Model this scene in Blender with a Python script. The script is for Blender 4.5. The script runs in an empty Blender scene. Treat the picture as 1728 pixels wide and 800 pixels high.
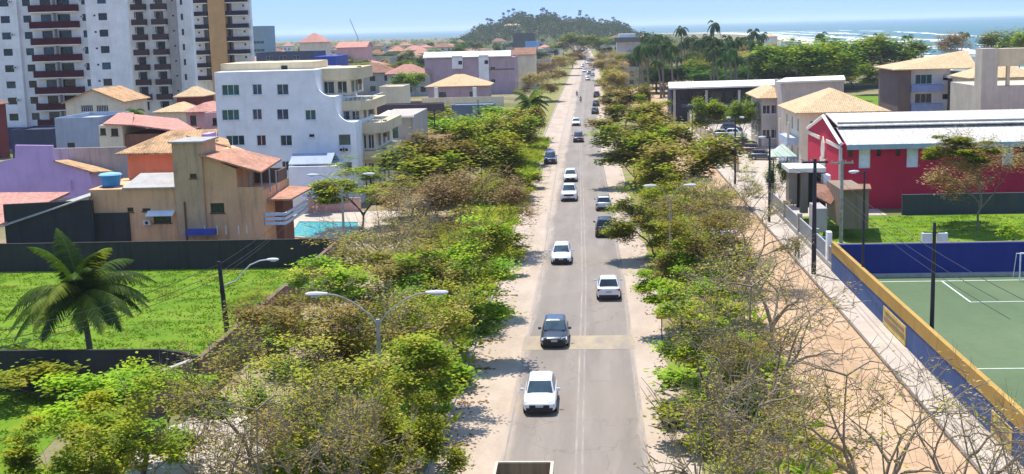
import bpy, math, random
import numpy as np
from mathutils import Vector, Matrix
R = math.radians
SC = bpy.context.scene
COL = SC.collection
rnd = random.Random(7)

# ------------------------------------------------------------------ camera model
# measured from the photograph: horizon line, road vanishing point, focal length
W0, H0, FOC = 1728.0, 800.0, 2150.0
CAM = Vector((0, 0, 20.0))
def hor(px): return 43.0 - 0.0266 * (px - 998.0)
def camdir(px, py): return Vector(((px - W0/2) / FOC, -(py - H0/2) / FOC, -1.0))
_a = camdir(200, hor(200)); _b = camdir(1500, hor(1500))
AZ = _b.cross(_a).normalized()
if AZ.y < 0: AZ = -AZ
AY = camdir(998, hor(998)).normalized()
AX = AY.cross(AZ).normalized()
def ray(px, py):
    d = camdir(px, py)
    return Vector((d.dot(AX), d.dot(AY), d.dot(AZ)))
def G(px, py, z=0.0):
    d = ray(px, py); t = (z - CAM.z) / d.z
    return CAM + d * t
def P(px, py, Y):
    d = ray(px, py)
    return CAM + d * (Y / d.y)
def X_(px, py, Y): return P(px, py, Y).x
def Z_(px, py, Y): return P(px, py, Y).z

# ------------------------------------------------------------------ mesh collector
class MB:
    def __init__(s): s.v = []; s.f = []
    def quad(s, a, b, c, d):
        n = len(s.v); s.v += [tuple(a), tuple(b), tuple(c), tuple(d)]; s.f.append((n, n+1, n+2, n+3))
    def poly(s, pts):
        n = len(s.v); s.v += [tuple(p) for p in pts]; s.f.append(tuple(range(n, n+len(pts))))
    def box(s, x0, x1, y0, y1, z0, z1):
        n = len(s.v)
        s.v += [(x0,y0,z0),(x1,y0,z0),(x1,y1,z0),(x0,y1,z0),(x0,y0,z1),(x1,y0,z1),(x1,y1,z1),(x0,y1,z1)]
        for q in ((3,2,1,0),(4,5,6,7),(0,1,5,4),(1,2,6,5),(2,3,7,6),(3,0,4,7)): s.f.append(tuple(n+i for i in q))
        return s
    def cyl(s, x, y, z0, z1, r, n=16, r1=None):
        return s.tube([(x,y,z0),(x,y,z1)], [r, r if r1 is None else r1], n)
    def tube(s, pts, rad, n=6, cap=True):
        pts = [Vector(p) for p in pts]
        if not isinstance(rad, (list, tuple)): rad = [rad]*len(pts)
        rings = []
        up = None
        for i, p in enumerate(pts):
            t = (pts[min(i+1, len(pts)-1)] - pts[max(i-1, 0)])
            t = t.normalized() if t.length > 1e-9 else Vector((0,0,1))
            if up is None:
                up = Vector((1,0,0)) if abs(t.z) > .9 else Vector((0,0,1))
            a = t.cross(up)
            if a.length < 1e-6: a = t.orthogonal()
            a.normalize(); b = a.cross(t); up = b if abs(t.z) > .9 else up
            base = len(s.v)
            for k in range(n):
                an = 2*math.pi*k/n
                q = p + (a*math.cos(an) + b*math.sin(an)) * rad[i]
                s.v.append(tuple(q))
            rings.append(base)
        for r0, r1 in zip(rings, rings[1:]):
            for k in range(n):
                s.f.append((r0+k, r0+(k+1) % n, r1+(k+1) % n, r1+k))
        if cap:
            s.f.append(tuple(rings[0]+k for k in reversed(range(n)))); s.f.append(tuple(rings[-1]+k for k in range(n)))
        return s
    def prism(s, pts, z0, z1):
        n = len(s.v); m = len(pts)
        s.v += [(p[0],p[1],z0) for p in pts] + [(p[0],p[1],z1) for p in pts]
        s.f.append(tuple(n+i for i in reversed(range(m)))); s.f.append(tuple(n+m+i for i in range(m)))
        for i in range(m):
            j = (i+1) % m; s.f.append((n+i, n+j, n+m+j, n+m+i))
        return s
    def prism_y(s, pts, y0, y1):       # outline in x,z pushed along y
        n = len(s.v); m = len(pts)
        s.v += [(p[0],y0,p[1]) for p in pts] + [(p[0],y1,p[1]) for p in pts]
        s.f.append(tuple(n+i for i in range(m))); s.f.append(tuple(n+m+i for i in reversed(range(m))))
        for i in range(m):
            j = (i+1) % m; s.f.append((n+i, n+j, n+m+j, n+m+i))
        return s
    def sphere(s, c, r, n=10, m=6, sz=1.0):
        base = len(s.v)
        for i in range(m+1):
            th = math.pi*i/m
            for k in range(n):
                ph = 2*math.pi*k/n
                s.v.append((c[0]+r*math.sin(th)*math.cos(ph), c[1]+r*math.sin(th)*math.sin(ph), c[2]+r*sz*math.cos(th)))
        for i in range(m):
            for k in range(n):
                s.f.append((base+i*n+k, base+i*n+(k+1) % n, base+(i+1)*n+(k+1) % n, base+(i+1)*n+k))
        return s
    def hip(s, x0, x1, y0, y1, z, h, ov=.5, th=.14, ridge=None):
        x0 -= ov; x1 += ov; y0 -= ov; y1 += ov
        w, d = x1-x0, y1-y0
        if w >= d: e = d/2 if ridge is None else ridge; a = (x0+e, (y0+y1)/2); b = (x1-e, (y0+y1)/2)
        else: e = w/2 if ridge is None else ridge; a = ((x0+x1)/2, y0+e); b = ((x0+x1)/2, y1-e)
        n = len(s.v)
        s.v += [(x0,y0,z),(x1,y0,z),(x1,y1,z),(x0,y1,z),(x0,y0,z-th),(x1,y0,z-th),(x1,y1,z-th),(x0,y1,z-th),(a[0],a[1],z+h),(b[0],b[1],z+h)]
        A, B = n+8, n+9
        if w >= d: s.f += [(n,n+1,B,A),(n+1,n+2,B),(n+2,n+3,A,B),(n+3,n,A)]
        else: s.f += [(n,n+1,A),(n+1,n+2,B,A),(n+2,n+3,B),(n+3,n,A,B)]
        s.f += [(n+4,n+5,n+1,n),(n+5,n+6,n+2,n+1),(n+6,n+7,n+3,n+2),(n+7,n+4,n,n+3),(n+7,n+6,n+5,n+4)]
        return s
    def gable(s, x0, x1, y0, y1, z, h, axis='x', ov=.5, th=.14):
        # two sloping slabs; the ridge runs along axis
        if axis == 'x':
            ym = (y0+y1)/2; k = h/((y1-y0)/2)
            for yo in (y0-ov, y1+ov):
                zo = z - ov*k
                n = len(s.v)
                s.v += [(x0-ov,yo,zo),(x1+ov,yo,zo),(x1+ov,ym,z+h),(x0-ov,ym,z+h),(x0-ov,yo,zo-th),(x1+ov,yo,zo-th),(x1+ov,ym,z+h-th),(x0-ov,ym,z+h-th)]
                for q in ((0,1,2,3),(7,6,5,4),(0,4,5,1),(1,5,6,2),(3,7,4,0)): s.f.append(tuple(n+i for i in q))
        else:
            xm = (x0+x1)/2; k = h/((x1-x0)/2)
            for xo in (x0-ov, x1+ov):
                zo = z - ov*k
                n = len(s.v)
                s.v += [(xo,y0-ov,zo),(xo,y1+ov,zo),(xm,y1+ov,z+h),(xm,y0-ov,z+h),(xo,y0-ov,zo-th),(xo,y1+ov,zo-th),(xm,y1+ov,z+h-th),(xm,y0-ov,z+h-th)]
                for q in ((0,1,2,3),(7,6,5,4),(0,4,5,1),(1,5,6,2),(3,7,4,0)): s.f.append(tuple(n+i for i in q))
        return s
    def slab(s, a, b, c, d, th=.14):      # a sloping four-cornered plate with thickness
        n = len(s.v)
        for p in (a,b,c,d): s.v.append(tuple(p))
        for p in (a,b,c,d): s.v.append((p[0],p[1],p[2]-th))
        for q in ((0,1,2,3),(7,6,5,4),(0,4,5,1),(1,5,6,2),(2,6,7,3),(3,7,4,0)): s.f.append(tuple(n+i for i in q))
        return s
    def build(s, name, mat=None, parent=None, smooth=False, loc=None):
        if parent is not None: off = wloc(parent)
        elif loc is not None: off = Vector(loc)
        else:
            xs = [p[0] for p in s.v]; ys = [p[1] for p in s.v]; zs = [p[2] for p in s.v]
            off = Vector(((min(xs)+max(xs))/2, (min(ys)+max(ys))/2, min(zs)))
        me = bpy.data.meshes.new(name)
        me.from_pydata([(p[0]-off.x, p[1]-off.y, p[2]-off.z) for p in s.v], [], s.f)
        if smooth: me.polygons.foreach_set('use_smooth', [True]*len(me.polygons))
        me.update()
        o = bpy.data.objects.new(name, me); COL.objects.link(o)
        if parent is not None: o.parent = parent
        else: o.location = off
        if mat is not None: me.materials.append(mat)
        return o
def wloc(o):
    v = Vector((0,0,0))
    while o is not None: v = v + o.location; o = o.parent
    return v
def tag(o, label=None, cat=None, group=None, kind=None):
    if label: o['label'] = label
    if cat: o['category'] = cat
    if group: o['group'] = group
    if kind: o['kind'] = kind
    return o
def thing(name, label, cat, loc=(0,0,0), group=None):
    o = bpy.data.objects.new(name, None); COL.objects.link(o); o.location = loc; o.empty_display_size = .2
    return tag(o, label, cat, group)
KIDS = {}
def copy_tree(o, parent=None):
    c = o.copy(); COL.objects.link(c)
    if parent is not None: c.parent = parent
    if o.name not in KIDS: KIDS[o.name] = [x for x in bpy.data.objects if x.parent == o]
    for ch in KIDS[o.name]: copy_tree(ch, c)
    return c
def set_mat(o, m):
    o.material_slots[0].link = 'OBJECT'; o.material_slots[0].material = m

# ------------------------------------------------------------------ materials
MATS = {}
def _new(name):
    m = bpy.data.materials.new(name); m.use_nodes = True
    nt = m.node_tree; b = nt.nodes['Principled BSDF']
    return m, nt, b
def N(nt, t, **kw):
    n = nt.nodes.new(t)
    for k, v in kw.items():
        if k.startswith('i_'): n.inputs[k[2:].replace('_', ' ')].default_value = v
        else: setattr(n, k, v)
    return n
def c4(c): return (c[0], c[1], c[2], 1.0)
def coords(nt, scale=(1,1,1), obj=False):
    # position in the world (object space for movable things)
    if obj: s = N(nt, 'ShaderNodeTexCoord').outputs['Object']
    else: s = N(nt, 'ShaderNodeNewGeometry').outputs['Position']
    mp = N(nt, 'ShaderNodeMapping'); mp.inputs['Scale'].default_value = scale
    nt.links.new(s, mp.inputs['Vector']); return mp.outputs['Vector']
def noise(nt, vec, scale, detail=4, rough=.55):
    n = N(nt, 'ShaderNodeTexNoise'); n.inputs['Scale'].default_value = scale; n.inputs['Detail'].default_value = detail; n.inputs['Roughness'].default_value = rough
    nt.links.new(vec, n.inputs['Vector']); return n.outputs['Fac']
def ramp(nt, fac, stops):
    r = N(nt, 'ShaderNodeValToRGB'); e = r.color_ramp.elements
    while len(e) > 2: e.remove(e[-1])
    while len(e) < len(stops): e.new(0.5)
    for i, (p, c) in enumerate(stops):
        e[i].position = p; e[i].color = c4(c) if not isinstance(c, (int, float)) else (c, c, c, 1)
    nt.links.new(fac, r.inputs['Fac']); return r.outputs['Color']
def mixc(nt, fac, a, b, blend='MIX'):
    m = N(nt, 'ShaderNodeMix', data_type='RGBA', blend_type=blend)
    for key, val in (('Factor', fac), ('A', a), ('B', b)):
        ins = [i for i in m.inputs if i.name == key and (i.type == ('VALUE' if key == 'Factor' else 'RGBA'))][0]
        if hasattr(val, 'is_linked') or hasattr(val, 'links'): nt.links.new(val, ins)
        else: ins.default_value = val if key == 'Factor' else c4(val)
    return [o for o in m.outputs if o.type == 'RGBA'][0]
def math_(nt, op, a, b=None, c=None):
    m = N(nt, 'ShaderNodeMath', operation=op)
    for i, v in enumerate((a, b, c)):
        if v is None: continue
        if hasattr(v, 'links'): nt.links.new(v, m.inputs[i])
        else: m.inputs[i].default_value = v
    return m.outputs[0]
def bump(nt, b, h, strength=.3, dist=.05):
    n = N(nt, 'ShaderNodeBump'); n.inputs['Strength'].default_value = strength; n.inputs['Distance'].default_value = dist
    nt.links.new(h, n.inputs['Height']); nt.links.new(n.outputs['Normal'], b.inputs['Normal'])
def plain(name, col, rough=.7, metal=0, spec=.3, var=.12, scale=1.5):
    if name in MATS: return MATS[name]
    m, nt, b = _new(name)
    if var:
        f = noise(nt, coords(nt), scale, 4)
        k = ramp(nt, f, [(.3, tuple(c*(1-var) for c in col)), (.7, tuple(min(1, c*(1+var)) for c in col))])
        nt.links.new(k, b.inputs['Base Color'])
    else: b.inputs['Base Color'].default_value = c4(col)
    b.inputs['Roughness'].default_value = rough; b.inputs['Metallic'].default_value = metal
    b.inputs['Specular IOR Level'].default_value = spec
    MATS[name] = m; return m
def plaster(name, col, dirt=(.12,.10,.08), amount=.5, rough=.85, streak=True):
    # painted render with rain streaks and stains that belong to the wall
    if name in MATS: return MATS[name]
    m, nt, b = _new(name)
    v = coords(nt); f1 = noise(nt, v, .35, 6, .65)
    v2 = coords(nt, (2.2, 2.2, .22)); f2 = noise(nt, v2, 1.0, 5, .6)
    v3 = coords(nt); f3 = noise(nt, v3, 6, 3)
    a = ramp(nt, f1, [(.35, tuple(c*.88 for c in col)), (.65, tuple(min(1, c*1.08) for c in col))])
    s = math_(nt, 'MULTIPLY', ramp(nt, f2, [(.5, 0.0), (.8, 1.0)]), amount)
    a = mixc(nt, s, a, dirt)
    s2 = math_(nt, 'MULTIPLY', ramp(nt, f3, [(.55, 0.0), (.85, 1.0)]), amount*.5)
    a = mixc(nt, s2, a, dirt)
    nt.links.new(a, b.inputs['Base Color']); b.inputs['Roughness'].default_value = rough
    b.inputs['Specular IOR Level'].default_value = .2
    bump(nt, b, f3, .15, .02)
    MATS[name] = m; return m
def tiles(name, col, dark=(.08,.05,.04), light=(.55,.36,.24), mould=.45, pitch=.28):
    if name in MATS: return MATS[name]
    m, nt, b = _new(name)
    g = N(nt, 'ShaderNodeNewGeometry'); sp = N(nt, 'ShaderNodeSeparateXYZ'); nt.links.new(g.outputs['Position'], sp.inputs[0])
    sn = N(nt, 'ShaderNodeSeparateXYZ'); nt.links.new(g.outputs['True Normal'], sn.inputs[0])
    isx = math_(nt, 'GREATER_THAN', math_(nt, 'ABSOLUTE', sn.outputs[0]), math_(nt, 'ABSOLUTE', sn.outputs[1]))
    across = math_(nt, 'ADD', math_(nt, 'MULTIPLY', sp.outputs[1], isx), math_(nt, 'MULTIPLY', sp.outputs[0], math_(nt, 'SUBTRACT', 1.0, isx)))
    down = math_(nt, 'ADD', math_(nt, 'MULTIPLY', sp.outputs[0], isx), math_(nt, 'MULTIPLY', sp.outputs[1], math_(nt, 'SUBTRACT', 1.0, isx)))
    s1 = math_(nt, 'ABSOLUTE', math_(nt, 'SINE', math_(nt, 'MULTIPLY', across, math.pi/pitch)))
    s2 = math_(nt, 'FRACT', math_(nt, 'MULTIPLY', down, 1/.42))
    v = coords(nt); f1 = noise(nt, v, .5, 6, .7); f2 = noise(nt, v, 3.2, 3, .6); 
    a = ramp(nt, f2, [(.3, tuple(c*.72 for c in col)), (.55, col), (.78, light)])
    a = mixc(nt, math_(nt, 'MULTIPLY', ramp(nt, f1, [(.48, 0.0), (.72, 1.0)]), mould), a, dark)
    a = mixc(nt, math_(nt, 'MULTIPLY', ramp(nt, s1, [(0.0, 1.0), (.35, 0.0)]), .55), a, dark)
    nt.links.new(a, b.inputs['Base Color']); b.inputs['Roughness'].default_value = .85; b.inputs['Specular IOR Level'].default_value = .15
    h = math_(nt, 'ADD', s1, math_(nt, 'MULTIPLY', s2, .5)); bump(nt, b, h, .7, .06)
    MATS[name] = m; return m
def glass(name, col=(.02,.035,.04), rough=.08):
    if name in MATS: return MATS[name]
    m, nt, b = _new(name)
    f = noise(nt, coords(nt), .8, 2)
    nt.links.new(ramp(nt, f, [(.35, tuple(c*.6 for c in col)), (.65, tuple(c*1.5 for c in col))]), b.inputs['Base Color'])
    b.inputs['Roughness'].default_value = rough; b.inputs['Specular IOR Level'].default_value = .6
    MATS[name] = m; return m
def paint(name, col, metal=.0, rough=.25):
    if name in MATS: return MATS[name]
    m, nt, b = _new(name)
    f = noise(nt, coords(nt, obj=True), 2.0, 3)
    nt.links.new(ramp(nt, f, [(.3, tuple(c*.93 for c in col)), (.7, col)]), b.inputs['Base Color'])
    b.inputs['Roughness'].default_value = rough; b.inputs['Metallic'].default_value = metal
    b.inputs['Coat Weight'].default_value = .6; b.inputs['Coat Roughness'].default_value = .06
    MATS[name] = m; return m
def leafmat():
    m = bpy.data.materials.new('leaf'); m.use_nodes = True; nt = m.node_tree
    nt.nodes.clear()
    out = N(nt, 'ShaderNodeOutputMaterial')
    at = N(nt, 'ShaderNodeAttribute', attribute_name='tint')
    oi = N(nt, 'ShaderNodeObjectInfo')
    hs = N(nt, 'ShaderNodeHueSaturation')
    nt.links.new(at.outputs['Color'], hs.inputs['Color'])
    nt.links.new(math_(nt, 'MULTIPLY_ADD', oi.outputs['Random'], .05, .475), hs.inputs['Hue'])
    nt.links.new(math_(nt, 'MULTIPLY_ADD', oi.outputs['Random'], .5, .75), hs.inputs['Value'])
    d = N(nt, 'ShaderNodeBsdfDiffuse'); t = N(nt, 'ShaderNodeBsdfTranslucent'); g = N(nt, 'ShaderNodeBsdfGlossy'); g.inputs['Roughness'].default_value = .6
    nt.links.new(hs.outputs['Color'], d.inputs['Color'])
    tc = mixc(nt, 1.0, hs.outputs['Color'], (1.0, .95, .45), 'MULTIPLY'); nt.links.new(tc, t.inputs['Color'])
    m1 = N(nt, 'ShaderNodeMixShader'); m1.inputs[0].default_value = .42
    nt.links.new(d.outputs[0], m1.inputs[1]); nt.links.new(t.outputs[0], m1.inputs[2])
    m2 = N(nt, 'ShaderNodeMixShader'); m2.inputs[0].default_value = .01
    nt.links.new(m1.outputs[0], m2.inputs[1]); nt.links.new(g.outputs[0], m2.inputs[2])
    nt.links.new(m2.outputs[0], out.inputs['Surface'])
    MATS['leaf'] = m; return m
def groundmat(name, stops, scale=.25, fine=4.0, fineamt=.35, finecol=(.05,.04,.02), bumpd=.04, stretch=(1,1,1), rough=.95):
    if name in MATS: return MATS[name]
    m, nt, b = _new(name)
    v = coords(nt, stretch); f1 = noise(nt, v, scale, 8, .65); f2 = noise(nt, coords(nt), fine, 6, .7)
    a = ramp(nt, f1, stops)
    a = mixc(nt, math_(nt, 'MULTIPLY', ramp(nt, f2, [(.48, 0.0), (.72, 1.0)]), fineamt), a, finecol)
    nt.links.new(a, b.inputs['Base Color']); b.inputs['Roughness'].default_value = rough; b.inputs['Specular IOR Level'].default_value = .15
    bump(nt, b, f2, .5, bumpd)
    MATS[name] = m; return m
EXPOSURE = 1.02; HAZE = 0.0001; SKYLIFT = 0.9; SKYS = 0.15
# ------------------------------------------------------------------ plants
LEAF = leafmat()
BARK = plain('bark', (.13,.10,.075), .9, var=.35, scale=4)
BARKG = plain('bark_grey', (.26,.215,.15), .9, var=.3, scale=5)
PALMBARK = plain('palm_bark', (.20,.165,.13), .9, var=.3, scale=6)

def leaf_mesh(name, cen, L, Wd, tint, nrm_up=.75, rs=None, mat=None):
    # one small rhombic blade per row of cen; random heading, mostly facing up
    n = len(cen); rs = rs or np.random.RandomState(1)
    h = rs.rand(n)*2*np.pi
    nx = rs.randn(n, 3)*(1-nrm_up); nx[:,2] = np.abs(nx[:,2]) + nrm_up
    nx /= np.linalg.norm(nx, axis=1)[:,None]
    d = np.stack([np.cos(h), np.sin(h), np.zeros(n)], 1)
    d -= nx*(d*nx).sum(1)[:,None]; d /= np.linalg.norm(d, axis=1)[:,None]
    s = np.cross(nx, d)
    l = (L*(.7+.6*rs.rand(n)))[:,None]*.5; w = (Wd*(.7+.6*rs.rand(n)))[:,None]*.5
    co = np.empty((n, 4, 3))
    co[:,0] = cen - d*l; co[:,1] = cen + s*w + d*l*.15; co[:,2] = cen + d*l; co[:,3] = cen - s*w + d*l*.15
    return quads_mesh(name, co, np.repeat(tint, 4, 0), mat or LEAF)
def quads_mesh(name, co, tint, mat):
    n = len(co); me = bpy.data.meshes.new(name)
    me.vertices.add(n*4); me.vertices.foreach_set('co', co.reshape(-1).astype(np.float32))
    me.loops.add(n*4); me.loops.foreach_set('vertex_index', np.arange(n*4, dtype=np.int32))
    me.polygons.add(n); me.polygons.foreach_set('loop_start', np.arange(n, dtype=np.int32)*4)
    me.update(calc_edges=True)
    if tint is not None:
        at = me.attributes.new('tint', 'FLOAT_COLOR', 'POINT')
        t4 = np.ones((n*4, 4), np.float32); t4[:,:3] = tint
        at.data.foreach_set('color', t4.reshape(-1))
    me.materials.append(mat); return me
def mesh_obj(name, me, parent=None):
    o = bpy.data.objects.new(name, me); COL.objects.link(o)
    if parent is not None: o.parent = parent
    return o

PAL = {
 'bright': [(.31,.42,.014), (.25,.37,.018), (.40,.47,.02), (.17,.28,.018)],
 'green':  [(.23,.31,.018), (.29,.33,.022), (.15,.23,.018), (.35,.37,.03)],
 'olive':  [(.33,.29,.035), (.25,.235,.028), (.39,.33,.05), (.19,.20,.025)],
 'brown':  [(.35,.25,.085), (.29,.20,.07), (.39,.29,.10), (.26,.23,.05)],
 'dry':    [(.38,.265,.13), (.32,.215,.10), (.29,.235,.10), (.45,.33,.165)],
 'deep':   [(.055,.12,.022), (.085,.165,.025), (.045,.09,.02), (.12,.20,.025)],
}
def tints(n_clump, per, pal, rs, jit=.12):
    p = np.array(PAL[pal] if isinstance(pal, str) else pal)
    base = p[rs.randint(0, len(p), n_clump)]
    base = base*1.18; t = np.repeat(base, per, 0)
    other = p[rs.randint(0, len(p), len(t))]
    t = t*.91 + other*.09
    return t*(1+jit*(rs.rand(len(t), 1)*2-1))

def grow_tree(seed, H, Rr, trunk_h, levels=4, kids=3, flat=.35, leaves=40, pal='olive', L=.30, Wd=.17, spread=.55, sig=(.42,.42,.14), twig=0, bark=None, r0=.17, bareness=0., limbs=4, name='tree', tw=1.0, keepr=0.):
    rs = np.random.RandomState(seed); rr = random.Random(seed)
    mb = MB(); tips = []
    twigs_c = []
    def seg(p, d, ln, r, lv):
        pts = [p]; rad = [r]; cur = Vector(d)
        ns = 3 if lv < 3 else 2
        for i in range(ns):
            cur = (cur + Vector((rr.gauss(0,.18), rr.gauss(0,.18), rr.gauss(0,.12)))).normalized()
            pts.append(pts[-1] + cur*(ln/ns)); rad.append(r*(1-.38*(i+1)/ns))
        mb.tube(pts, rad, 7 if lv == 0 else (5 if lv < 3 else 3), cap=False)
        return pts, rad[-1], cur
    def rec(p, d, ln, r, lv):
        pts, re, cur = seg(p, d, ln, r, lv)
        if lv >= levels:
            tips.append(pts[-1]); 
            if rr.random() < .5: tips.append((pts[-1]+pts[-2])/2)
            for _ in range(twig):
                q = pts[rr.randint(1, len(pts)-1)]
                td = (cur + Vector((rr.gauss(0,.7), rr.gauss(0,.7), rr.gauss(.12,.35)))).normalized()
                ln2 = rr.uniform(.6, 1.5)
                mid = q + td*ln2*.5 + Vector((0,0,.05)); end = q + td*ln2 + Vector((rr.gauss(0,.12), rr.gauss(0,.12), .12))
                mb.tube([q, mid, end], [.018*tw,.014*tw,.008*tw], 3, cap=False)
            return
        k = kids + (1 if rr.random() < .35 else 0) - (1 if rr.random() < .25 else 0)
        ph = rr.random()*6.28
        for i in range(max(k, 2)):
            an = ph + 6.28*i/max(k,2) + rr.gauss(0,.3)
            out = Vector((math.cos(an), math.sin(an), 0))
            nd = (cur*(.75) + out*spread*rr.uniform(.7,1.3)).normalized()
            rad_out = Vector((p.x, p.y, 0)); 
            nd = nd + (rad_out.normalized()*.18 if rad_out.length > .3 else Vector((0,0,0)))
            # keep the crown under its flat top
            z = pts[-1].z
            nd.z = nd.z*(1-flat) if z < H*.8 else nd.z*.15 - (.1 if z > H else 0)
            nd.normalize()
            start = pts[-1] if i < 2 else pts[-2]
            rec(start, nd, ln*rr.uniform(.62,.86), re*rr.uniform(.6+keepr,.8+keepr), lv+1)
    lean = Vector((rr.gauss(0,.10), rr.gauss(0,.10), 1)).normalized()
    pts, re, cur = seg(Vector((0,0,-.1)), lean, trunk_h+.1, r0, 0)
    first = (H-trunk_h)*.62
    for i in range(limbs):
        an = 6.28*i/limbs + rr.gauss(0,.35)
        tilt = rr.uniform(.55, 1.15)
        d = Vector((math.cos(an)*tilt, math.sin(an)*tilt, rr.uniform(.55,1.0))).normalized()
        rec(pts[-1] if i % 2 == 0 else pts[-2]*.4+pts[-1]*.6, d, first*rr.uniform(.75,1.1), re*.78, 1)
    T = np.array([tuple(t) for t in tips])
    # fit the crown to the wanted radius and height
    rad = np.percentile(np.hypot(T[:,0], T[:,1]), 92); k = Rr/rad; kz = H/np.percentile(T[:,2], 94)
    V = np.array(mb.v); V[:,0] *= k; V[:,1] *= k; V[:,2] *= kz
    # twigs keep about their thickness: only the skeleton is scaled
    T = T*np.array([k,k,kz])
    me = bpy.data.meshes.new('trunk'); me.from_pydata([tuple(v) for v in V], [], mb.f)
    me.polygons.foreach_set('use_smooth', [True]*len(me.polygons)); me.materials.append(bark or BARK); me.update()
    keep = T[rs.rand(len(T)) > bareness]
    if len(keep) == 0: keep = T[:3]
    n = len(keep)
    c = np.repeat(keep, leaves, 0) + rs.randn(n*leaves, 3)*np.array(sig)
    c[:,2] = np.maximum(c[:,2], .3)
    cm = leaf_mesh('crown', c, L, Wd, tints(n, leaves, pal, rs), .84, rs)
    return me, cm

TREES = {}
def proto(kind, seeds, **kw):
    TREES[kind] = [grow_tree(s, **kw) for s in seeds]
def mixpal(*names):
    out = []
    for nme in names: out += PAL[nme]
    return out
TDIM = {'tangle':(6.6,4.0),'leafy':(4.8,3.2),'green':(6.2,3.4),'olive':(6.6,3.6),'sparse':(6.8,3.6),'bare':(7.0,4.0),'dry':(6.6,3.8),'shrub':(1.8,1.5),'round':(8,4.2),'dark':(8,4.2),'sapling':(2.4,.7),'farolive':(6.6,3.6),'farbrown':(6.6,3.8),'fargreen':(6.4,3.5)}
def P_(kind, seeds, **k): proto(kind, seeds, H=TDIM[kind][0], Rr=TDIM[kind][1], levels=k.pop('levels',4), **k)
P_('leafy', (1,2), trunk_h=1.5, kids=3, flat=.45, leaves=120, pal='bright', sig=(.38,.38,.085), L=.26, Wd=.16)
P_('green', (3,4,5,36), trunk_h=1.7, kids=3, flat=.46, leaves=90, pal=mixpal('green','green','olive','bright'), sig=(.42,.42,.11), L=.25, Wd=.155)
P_('olive', (6,7,8,37), trunk_h=1.8, kids=3, flat=.32, leaves=74, pal=mixpal('olive','olive','brown','green'), sig=(.44,.44,.15), twig=2, bark=BARKG, bareness=.18, L=.23, Wd=.14)
P_('sparse', (9,10,11), trunk_h=1.8, kids=3, flat=.22, leaves=44, pal=mixpal('brown','olive','olive','green'), sig=(.42,.42,.18), twig=4, bark=BARKG, bareness=.4, L=.21, Wd=.12, tw=1.4, r0=.22, keepr=.04)
P_('bare', (12,13,14), trunk_h=1.7, kids=2, levels=5, flat=.10, leaves=8, pal=mixpal('dry','olive'), sig=(.3,.3,.2), twig=2, bark=BARKG, bareness=.8, L=.22, Wd=.12, tw=1.2, r0=.36, keepr=.10, limbs=5, spread=.75)
P_('tangle', (33,34,35), trunk_h=1.6, kids=3, flat=.22, leaves=26, pal=mixpal('olive','brown','olive'), sig=(.42,.42,.2), twig=5, bark=BARKG, bareness=.5, L=.20, Wd=.12, tw=1.2, r0=.26, keepr=.08)
P_('dry', (15,16), trunk_h=1.8, kids=3, flat=.2, leaves=50, pal=mixpal('dry','brown'), sig=(.42,.42,.30), twig=3, bark=BARKG, bareness=.1, L=.22, Wd=.12)
P_('shrub', (17,18), trunk_h=.35, levels=3, kids=3, flat=.2, leaves=34, pal=mixpal('bright','green'), sig=(.28,.28,.18), L=.28, Wd=.18, r0=.06)
P_('round', (19,20), trunk_h=2.2, kids=3, flat=.05, leaves=44, pal=mixpal('green','deep','green'), sig=(.65,.65,.5), L=.50, Wd=.36, r0=.25)
P_('dark', (21,22), trunk_h=1.6, kids=3, flat=.05, leaves=42, pal='deep', sig=(.65,.65,.5), L=.55, Wd=.38, r0=.25)
P_('sapling', (23,), trunk_h=1.2, levels=3, kids=2, flat=.1, leaves=18, pal=mixpal('bright','olive'), sig=(.16,.16,.14), L=.2, Wd=.12, r0=.035, limbs=3)
P_('farolive', (24,25,26), trunk_h=1.4, kids=3, flat=.25, leaves=46, pal=mixpal('olive','green','brown'), sig=(.5,.5,.3), L=.42, Wd=.28, bark=BARKG)
P_('farbrown', (27,28), trunk_h=1.2, kids=3, flat=.15, leaves=46, pal=mixpal('dry','brown'), sig=(.5,.5,.4), L=.38, Wd=.22, bark=BARKG)
P_('fargreen', (29,30,31), trunk_h=1.4, kids=3, flat=.3, leaves=50, pal=mixpal('green','bright','olive'), sig=(.5,.5,.24), L=.42, Wd=.28)
TCOUNT = {}
def tree(kind, x, y, label, cat='tree', group=None, H=None, R_=None, rot=None, z=0, name='tree', base=None):
    var = TREES[kind]; i = TCOUNT.get(kind, 0); TCOUNT[kind] = i+1
    tm, cm = var[i % len(var)]
    root = thing(name, label, cat, (x, y, z), group)
    root.rotation_euler.z = rnd.uniform(0, 6.28) if rot is None else rot
    bh = TDIM[kind]
    kz = 1 if H is None else H/bh[0]; kx = kz if R_ is None else R_/bh[1]
    root.scale = (kx, kx, kz)
    mesh_obj('stem' if name == 'shrub' else 'trunk', tm, root); mesh_obj('crown', cm, root)
    return root

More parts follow.
